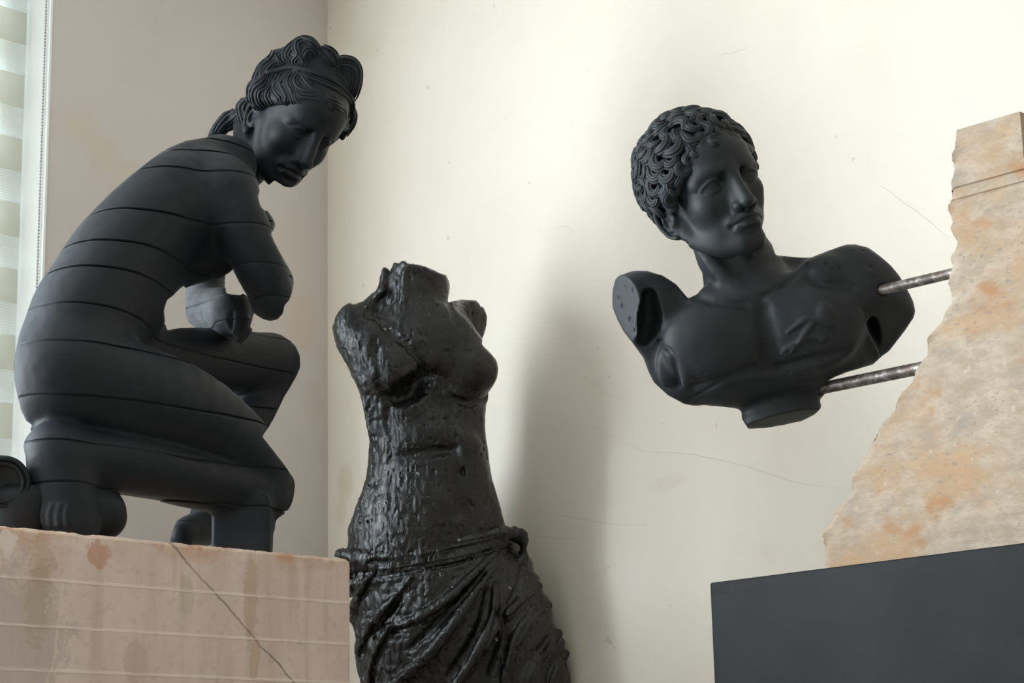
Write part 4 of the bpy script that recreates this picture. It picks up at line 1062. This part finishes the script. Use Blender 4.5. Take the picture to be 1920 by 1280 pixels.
# head
mh = Sculpt(bpt); MM = head_frame(22, -3, 18); MS = 1.155 * bz
mhd = Head(mh, bpt(1351, 335, .0), MM, MS, 1.06); mhd.pin((124, -52, 0), 1407, 370)
mhd.face(True); mhd.ear(1, 1.2, .1, 8, -4)
mh.chain([(1374, 470, -.005), (1350, 400, -.02)], [70, 68], k=14)
mh.carve([[(1180, 120), (1440, 120), (1418.7, 292), (1420, 315), (1427, 329), (1432, 351), (1433, 379), (1432.8, 407), (1428.6, 427), (1436, 441), (1436, 520), (1290, 520), (1290, 453), (1180, 440)]], k=4)
V, Q = mh.mesh(*[axis_grid(a, b, .0020) for a, b in zip(mhd.C - np.array([.14, .16, .20]), mhd.C + np.array([.14, .16, .15]))])
V = relax(V, Q, 1, .3)
mhead = mesh_obj('head', V, Q, M_BUST, bust, True); print('bust head', len(V))
# curly hair: a cap and separate comma-shaped locks, each of three strands
kh = Sculpt(bpt); khd = Head(kh, mhd.C, MM, MS, 1.06)
CAPC, CAPR = np.array([-14.0, 25.0, 3.0]), np.array([104.0, 102.0, 90.0])
khd.e(tuple(CAPC), tuple(CAPR - 5), 4)
HP, HN = np.array([86.0, 50.0, 0]), np.array([.66, -.75, 0])
kh.plane_cut(khd.P(HP), MM @ HN, 6)
khd.c([(82, 46, 0), (62, 34, 46), (34, 12, 74), (24, -22, 76)], [13, 13, 13, 9], 6); khd.c([(82, 46, 0), (62, 34, -46), (34, 14, -72), (10, -10, -76)], [13, 13, 12, 10], 6)
khd.c([(-40, -40, 70), (-62, -62, 50), (-72, -70, 0), (-62, -62, -50), (-40, -40, -70)], [26, 28, 30, 28, 26], 10)
kh.carve([[(1180, 120), (1440, 120), (1416, 275), (1405, 300), (1292, 460), (1268, 436), (1240, 402), (1213, 376), (1199, 330), (1180, 300)]], k=3)
V, Q = kh.mesh(*[axis_grid(a, b, .0028) for a, b in zip(mhd.C - np.array([.16, .17, .18]), mhd.C + np.array([.16, .17, .17]))])
cap = mesh_obj('hair', V, Q, M_BUST, bust, True)
rg = np.random.default_rng(21); paths, rads = [], []
def curl(p, n, fl, size, turn, hand):
    """comma-shaped lock of three strands on the surface point p with normal n, flowing along fl (world units)"""
    fl = fl - (fl @ n) * n; fl /= np.linalg.norm(fl) + 1e-9; sd = np.cross(n, fl) * hand; u = size * MS
    for o, rr in ((-6.6, 2.6), (-2.3, 3.4), (2.1, 3.5), (6.3, 2.7)):
        L_ = []
        for t in np.linspace(0, 1, 12):
            if t < .4: x_, y_ = -20 + 50 * t, o * (.35 + 1.6 * t)
            else:
                q = (t - .4) / .6; an = turn * q; R_ = 13 - 6.5 * q - o * (1 - .5 * q); x_, y_ = R_ * math.sin(an), 13 - R_ * math.cos(an)
            lift = -1.5 + 9.5 * math.sin(math.pi * min(1, t * .86 + .07)) - abs(o) * .45
            bend = -(x_ * x_ + (y_ - 6) ** 2) / 230.0
            L_.append(p + (fl * x_ + sd * (y_ - 6) + n * (lift + bend)) * u)
        P = catmull(np.array(L_), 2); t = np.linspace(0, 1, len(P)); paths.append(P)
        rads.append(rr * u * (.18 + .82 * np.sin(np.pi * np.clip(t * .95 + .04, 0, 1)) ** .5))
NS = 235; gold = math.pi * (3 - math.sqrt(5))
def cap_pt(d, h):                       # direction on the unit sphere -> canonical point h above the cap
    p = CAPC + (CAPR - 3) * d; n = d / CAPR; n /= np.linalg.norm(n); return p + n * h
crown = np.array([-.35, .93, .05]); crown /= np.linalg.norm(crown)
for i in range(NS):
    yy = 1 - 2 * (i + .5) / NS; r_ = math.sqrt(1 - yy * yy); d0 = np.array([r_ * math.cos(i * gold), yy, r_ * math.sin(i * gold)])
    p0 = cap_pt(d0, 0); hl = (p0 - HP) @ HN
    if hl > -9 or p0[1] < -78: continue
    if p0[0] > -34 and p0[1] < -14 and abs(p0[2]) > 50: continue      # room for the ears
    n0 = d0 / CAPR; n0 = MM @ (n0 / np.linalg.norm(n0)); fl = MM @ (CAPR * (d0 - crown)); fl = fl - (fl @ n0) * n0; fl /= np.linalg.norm(fl) + 1e-9
    a0 = rg.normal(0, .75); fl = fl * math.cos(a0) + np.cross(n0, fl) * math.sin(a0)
    curl(khd.P(p0), n0, fl, rg.uniform(.9, 1.25), rg.uniform(2.6, 4.0), 1 if rg.random() < .6 else -1)
for (x, y, ang, hd) in [(1292, 296, 200, 1), (1305, 283, 230, 1), (1320, 271, 240, 1), (1337, 262, 250, 1), (1354, 254, 255, 1), (1371, 248, 265, -1), (1388, 246, 280, -1), (1284, 318, 230, -1), (1276, 338, 250, 1), (1287, 352, 260, -1), (1280, 370, 255, 1), (1291, 386, 250, -1), (1266, 356, 250, -1), (1254, 372, 240, 1)]:
    h = kh.hits([(x, y)], *dr)[0]; n0 = kh.grad(h)[0]; a = math.radians(ang)
    curl(h, n0, CR * math.cos(a) + CU * math.sin(a), rg.uniform(.7, .9), rg.uniform(2.8, 4.0), hd)
V, Fc = strands(paths, rads, 6)
curls = mesh_obj('hair_curls', V, Fc, M_BUST, cap, True, origin=bust.location); fix_normals(curls); print('curls', len(V))

# rods
def rod(px0, py0, px1, py1, rpx, lab, ext):
    A, B = rod_pt(px0, py0), rod_pt(px1, py1); A[2] = B[2] = (A[2] + B[2]) / 2
    dr_ = (A - B) / np.linalg.norm(A - B); r = rpx * depth_of(A) / F
    A = A + dr_ * ext; B = B - dr_ * .10
    V, Fc = tube_vf(np.array([A, A + (B - A) * .02, A + (B - A) * .98, B]), np.array([r, r, r, r]), 20)
    o = mesh_obj('steel_rod', V, Fc, M_ROD, None, True, origin=B); tag(o, lab, 'rod', 'steel rods between slab and bust')
    for p in o.data.polygons:
        if len(p.vertices) > 4: p.use_smooth = False
    return o
m = NB('worn_steel'); o = m.obj(); n = m.noise(m.map(o, scale=(1, 1, 1)), 60, 4, .65)
c = m.mix(m.ramp(n, .4, .65), (.10, .085, .075), (.30, .28, .26)); c = m.mix(m.ramp(m.noise(o, 25, 3), .5, .7, 0, .6), c, (.11, .06, .045))
M_ROD = m.fin(c, m.ramp(n, .3, .7, .55, .35), None, .5, Metallic=.55)
rod(1617, 552, 1780, 514, 9.5, 'upper steel rod running from the stone slab to the shoulder of the bust', .008)
rod(1548, 730, 1716, 688, 11.5, 'lower steel rod running from the stone slab to the socle of the bust', .012)
# ------------------------------------------------------------------ rough black torso with a knotted drapery, standing near the corner
TDP = depth_of(np.array([-.14, 4.80, 1.55]))
def tpt(px, py, w=0.0): return at_depth(px, py, TDP - w)
tz = TDP / F; dt = (TDP - .30, TDP + .30)
ts = Sculpt(tpt)
ts.ell((782, 662, -.01), (122, 118, 88), k=30)
ts.chain([(795, 720, -.005), (800, 800, -.0), (803, 860, .0), (803, 930, .0), (800, 1000, .0), (800, 1080, .0)], [122, 112, 115, 128, 150, 150], k=30, flat=(CB, .78))
ts.ell((668, 630, .01), (46, 70, 56), rot=8, k=26); ts.chain([(655, 585, .0), (700, 572, -.01), (745, 540, -.01)], [24, 36, 40], k=24)
ts.ell((872, 606, -.055), (44, 46, 44), k=16); ts.chain([(880, 600, -.06), (900, 600, -.06), (930, 604, -.06)], [38, 40, 40], k=8)
ts.chain([(785, 600, -.01), (788, 550, -.01), (788, 470, -.015)], [68, 57, 55], k=22)
ts.ell((742, 692, .070), (60, 54, 48), rot=-18, k=20); ts.ell((742, 705, .105), (26, 24, 18), k=14)
ts.ell((884, 690, .045), (50, 56, 54), k=20); ts.ell((905, 700, .075), (24, 24, 18), k=14)
ts.ell((820, 640, .06), (70, 60, 30), k=30)
ts.chain([(700, 640, .06), (690, 720, .04), (705, 800, .035)], [34, 30, 24], k=26)
ts.ell((770, 730, .124), (62, 26, 44), rot=33, k=10, mode='sub'); ts.ell((822, 742, .150), (46, 66, 52), k=16, mode='sub')
cq = cam_n(.80, -.10, .58); pq = tpt(893, 602, -.045); aq = np.cross(cq, UZ); aq /= np.linalg.norm(aq)
ts.box(pq + cq * .08, np.stack([cq, aq, np.cross(cq, aq)], 1), (.08, .06, .06), .002, .004, 'sub')
# belly, rib arch, flank
ts.ell((835, 900, .070), (70, 80, 40), k=34)
ts.chain([(745, 842, .075), (790, 815, .092), (835, 812, .095), (880, 835, .080)], [11, 11, 11, 10], k=34)
TORSO_OUT = [(739, 493), (748, 494), (753, 489), (760, 490), (766, 495), (781, 497), (797, 501), (811, 506), (824, 512), (836, 516), (844, 533), (842, 545), (840, 554), (838, 569), (853, 564), (862, 560), (878, 562), (891, 561), (899, 568), (902, 574), (907, 574), (914, 592), (913, 606), (911, 618), (902, 645), (912, 655), (921, 664), (930, 674), (935, 685), (940, 700), (938, 712), (935, 723), (930, 730), (925, 740), (918, 748), (911, 757), (910, 782), (911, 800), (912, 820), (915, 845), (916, 862), (920, 882), (923, 896), (929, 914), (933, 930), (940, 952), (944, 968), (952, 990), (960, 1120), (655, 1120), (650, 1040), (652, 998), (658, 972), (669, 948), (678, 925), (687, 898), (691, 875), (692, 850), (692, 828), (688, 800), (684, 774), (681, 756), (676, 740), (669, 720), (659, 698), (650, 682), (642, 668), (634, 654), (629, 639), (626, 626), (625, 613), (627, 604), (629, 596), (635, 586), (642, 577), (650, 571), (655, 567), (663, 571), (680, 565), (693, 556), (706, 546), (714, 536), (722, 527), (727, 515)]
ts.carve([TORSO_OUT], k=5)
for L, r, kk in (([(712, 606), (740, 630), (770, 655), (792, 684)], [3, 4, 5, 5], 7), ([(792, 690), (780, 712), (770, 740), (745, 752)], [7, 9, 8, 5], 12), ([(846, 760), (848, 820), (856, 880), (862, 960)], [4, 6, 6, 6], 16), ([(735, 745), (715, 735), (705, 715)], [6, 6, 4], 10),
                 ([(845, 745), (880, 757), (915, 745)], [4, 5, 4], 12), ([(700, 640), (712, 700), (728, 770), (735, 840)], [4, 5, 6, 5], 14), ([(735, 858), (790, 850), (850, 842)], [2, 3, 2], 18), ([(840, 565), (850, 590), (862, 612)], [3, 4, 3], 10)):
    H = ts.hits(L, *dt); ts.chain(list(H), r, k=kk, mode='sub')
h = ts.hits([(868, 884)], *dt)[0]; ts.ellw(h, np.array([5, 9, 9]) * tz, RC, .006, 'sub')
for (x0, y0), (x1, y1), r in (((722, 508), (716, 545), 7), ((716, 545), (690, 575), 7), ((760, 510), (758, 560), 6)):
    H = ts.hits([(x0, y0), ((x0 + x1) / 2, (y0 + y1) / 2), (x1, y1)], *dt); ts.chain(list(H), r, k=8)
def rough(amt):
    def fn(P, d):
        Qs = P * np.array([1, 1, .55], np.float32)
        a = vnoise(P, 16, 21) * .0018
        b = (np.abs(vnoise(Qs, 40, 22)) - .3) * -.0034
        c = (np.abs(vnoise(Qs, 100, 23)) - .3) * -.0030
        left = np.clip((-.10 - P[:, 0]) * 8, .22, 1.0)          # the flank by the corner is the lumpiest
        pit = np.clip(vnoise(P, 150, 24) - .60, 0, .3) * .014
        return (a + (b + c) * left) * amt + pit
    return fn
ts.disp(rough(1.0))
lo, hi = np.min([tpt(x, y, w) for x in (612, 955) for y in (480, 1100) for w in (-.14, .17)], 0), np.max([tpt(x, y, w) for x in (612, 955) for y in (480, 1100) for w in (-.14, .17)], 0)
V, Q = ts.mesh(*[axis_grid(a, b, h_) for a, b, h_ in zip(lo, hi, (.0029, .0034, .0032))])
torso = empty('draped_torso', tpt(850, 1500, 0.0), 'rough glossy black headless torso with drapery at the hips', 'statue')
CHIPS = [(783, 887), (738, 1020), (860, 1012), (956, 1101), (931, 1199), (722, 617)]
def chip_attr(o, V):
    u, v, d = project(V); a = np.zeros(len(V), np.float32)
    for (x, y) in CHIPS: a = np.maximum(a, ((np.abs(u - x) < 2.6) & (np.abs((v - y) - (u - x) * .6) < 1.5) & (d < TDP + .05)).astype(np.float32))
    at = o.data.attributes.new('lit_dust_chips', 'FLOAT', 'POINT'); at.data.foreach_set('value', a)
o = mesh_obj('body', V, Q, M_TORSO, torso, True); chip_attr(o, V); print('torso', len(V))
# drapery
dp = Sculpt(tpt)
dp.chain([(800, 1045, .0), (835, 1120, .0), (862, 1200, .0), (872, 1300, .0), (878, 1420, .0), (880, 1560, .0)], [150, 172, 195, 205, 215, 215], k=24, flat=(CB, .80))
dp.chain([(634, 1040, .02), (660, 1046, .07), (740, 1040, .115), (860, 1022, .118), (930, 1004, .095), (972, 994, .060)], [12, 17, 15, 15, 15, 16], k=10)
dp.chain([(650, 1066, .06), (740, 1062, .12), (850, 1044, .125), (940, 1018, .09)], [13, 12, 12, 12], k=8)
dp.chain([(655, 1095, .07), (720, 1084, .12), (800, 1070, .13), (900, 1034, .11)], [12, 10, 9, 8], k=8)
dp.ell((976, 1002, .062), (18, 20, 20), k=8); dp.ell((955, 996, .08), (16, 12, 14), k=8)
dp.chain([(986, 1008, .062), (984, 1040, .06), (968, 1085, .075), (948, 1130, .085)], [12, 11, 12, 7], k=7)
DRAPE_OUT = [(628, 1042), (632, 1032), (644, 1024), (655, 1018), (700, 1010), (760, 1012), (850, 1000), (948, 984), (957, 988), (962, 985), (967, 985), (973, 989), (980, 989), (990, 998), (993, 1012), (991, 1020), (988, 1028), (993, 1046), (997, 1053), (998, 1060), (1000, 1070), (1012, 1085), (1006, 1091), (1015, 1105), (1018, 1112), (1025, 1119), (1032, 1130), (1028, 1138), (1034, 1146), (1036, 1155), (1036, 1166), (1041, 1176), (1046, 1187), (1053, 1194), (1059, 1202), (1057, 1210), (1054, 1220), (1059, 1229), (1062, 1240), (1066, 1252), (1068, 1264), (1071, 1280), (1080, 1330), (1090, 1600), (680, 1600), (678, 1300), (677, 1280), (671, 1262), (665, 1240), (662, 1225), (655, 1150), (650, 1100), (652, 1060), (657, 1052), (645, 1045)]
dp.carve([DRAPE_OUT], k=4)
FOLDS = [([(927, 1038), (892, 1073), (839, 1123), (780, 1160), (700, 1190)], [5, 8, 10, 9, 6]), ([(924, 1067), (892, 1110), (852, 1168), (799, 1232), (749, 1275), (700, 1320)], [5, 9, 12, 12, 10, 9]),
         ([(929, 1097), (927, 1142), (913, 1187), (892, 1227), (866, 1269), (830, 1330)], [5, 9, 12, 13, 12, 12]), ([(770, 1081), (749, 1115), (714, 1150), (688, 1187), (672, 1220)], [4, 8, 11, 10, 8]),
         ([(1009, 1099), (959, 1142), (930, 1180), (912, 1215)], [8, 10, 9, 5]), ([(1046, 1187), (1010, 1232), (985, 1280), (970, 1330)], [9, 11, 12, 12]), ([(730, 1175), (705, 1225), (690, 1290), (690, 1350)], [6, 9, 10, 10]),
         ([(1000, 1140), (968, 1190), (952, 1250), (945, 1330)], [7, 9, 11, 12]), ([(1030, 1135), (1000, 1160), (975, 1200)], [6, 7, 5]), ([(690, 1085), (672, 1120), (664, 1160)], [8, 9, 9]), ([(1060, 1225), (1040, 1260), (1030, 1310)], [8, 9, 10])]
for L, r in FOLDS:
    H = dp.hits(L, *dt); dp.chain([q + CB * (x * .35 * tz) for q, x in zip(H, r)], r, k=6)
    H = dp.hits([(x + q * .55, y + q * .85) for (x, y), q in zip(L, r)], *dt); dp.chain(list(H), [q * .42 for q in r], k=3, mode='sub')
for L, r, kk in (([(905, 1075), (870, 1118), (825, 1165), (770, 1215)], [4, 6, 7, 5], 8), ([(915, 1110), (905, 1160), (880, 1215), (845, 1265)], [5, 8, 9, 8], 9), ([(940, 1150), (945, 1200), (925, 1260)], [6, 10, 10], 9), ([(760, 1100), (735, 1140), (705, 1175)], [4, 6, 5], 7), ([(980, 1060), (972, 1095), (955, 1130)], [4, 5, 4], 6), ([(1030, 1195), (1000, 1240), (980, 1290)], [5, 7, 7], 8),
                 ([(665, 1055), (740, 1052), (855, 1032), (940, 1010)], [3, 4, 4, 3], 4), ([(660, 1080), (740, 1074), (850, 1056), (925, 1030)], [3, 4, 4, 3], 4)):
    H = dp.hits(L, *dt); dp.chain(list(H), r, k=kk, mode='sub')
for k_, (y0, y1, y2, y3) in enumerate(((1034, 1036, 1020, 1001), (1048, 1048, 1030, 1006), (1062, 1060, 1040, 1014), (1074, 1068, 1048, 1022), (1092, 1080, 1058, 1030))):
    H = dp.hits([(655, y0), (735, y1), (850, y2), (945, y3)], *dt); dp.chain(list(H), [1.5, 2.6, 2.8, 1.8], k=2, mode='sub')
dp.disp(rough(1.45))
lo, hi = np.min([tpt(x, y, w) for x in (615, 1085) for y in (975, 1330) for w in (-.18, .22)], 0), np.max([tpt(x, y, w) for x in (615, 1085) for y in (975, 1330) for w in (-.18, .22)], 0)
lo[2] = tpt(850, 1330)[2]
V, Q = dp.mesh(*[axis_grid(a, b, h_) for a, b, h_ in zip(lo, hi, (.0030, .0036, .0032))])
o = mesh_obj('drapery', V, Q, M_TORSO, torso, True); chip_attr(o, V); print('drapery', len(V))
# below the picture the drapery goes on to a round base on the floor
c0 = tpt(878, 1330); zb = c0[2]
prof = [(.24, 0), (.24, .04), (.22, .06), (.20, .10), (.195, .4), (.20, zb - .02), (.20, zb + .03)]
VS, FS = [], []
for i, (r, z) in enumerate(prof):
    for k in range(48):
        a = 2 * math.pi * k / 48; rr = r * (1 + (.03 * math.sin(k * 3.1) if i > 2 else 0)); VS.append((c0[0] + rr * math.cos(a) * 1.22, c0[1] + rr * math.sin(a) * .84, z))
for i in range(len(prof) - 1):
    for k in range(48): FS.append((i * 48 + k, i * 48 + (k + 1) % 48, (i + 1) * 48 + (k + 1) % 48, (i + 1) * 48 + k))
FS.append(tuple(range(47, -1, -1))); FS.append(tuple((len(prof) - 1) * 48 + k for k in range(48)))
torso.location = (c0[0], c0[1] + .04, 0)
for ch in torso.children:
    me = ch.data; off = np.array(tpt(850, 1500, 0.0)) - np.array(torso.location); co = np.empty(len(me.vertices) * 3, np.float32); me.vertices.foreach_get('co', co)
    me.vertices.foreach_set('co', (co.reshape(-1, 3) + off).astype(np.float32).ravel()); me.update()
o = mesh_obj('drapery_base', VS, FS, M_TORSO, torso, True)
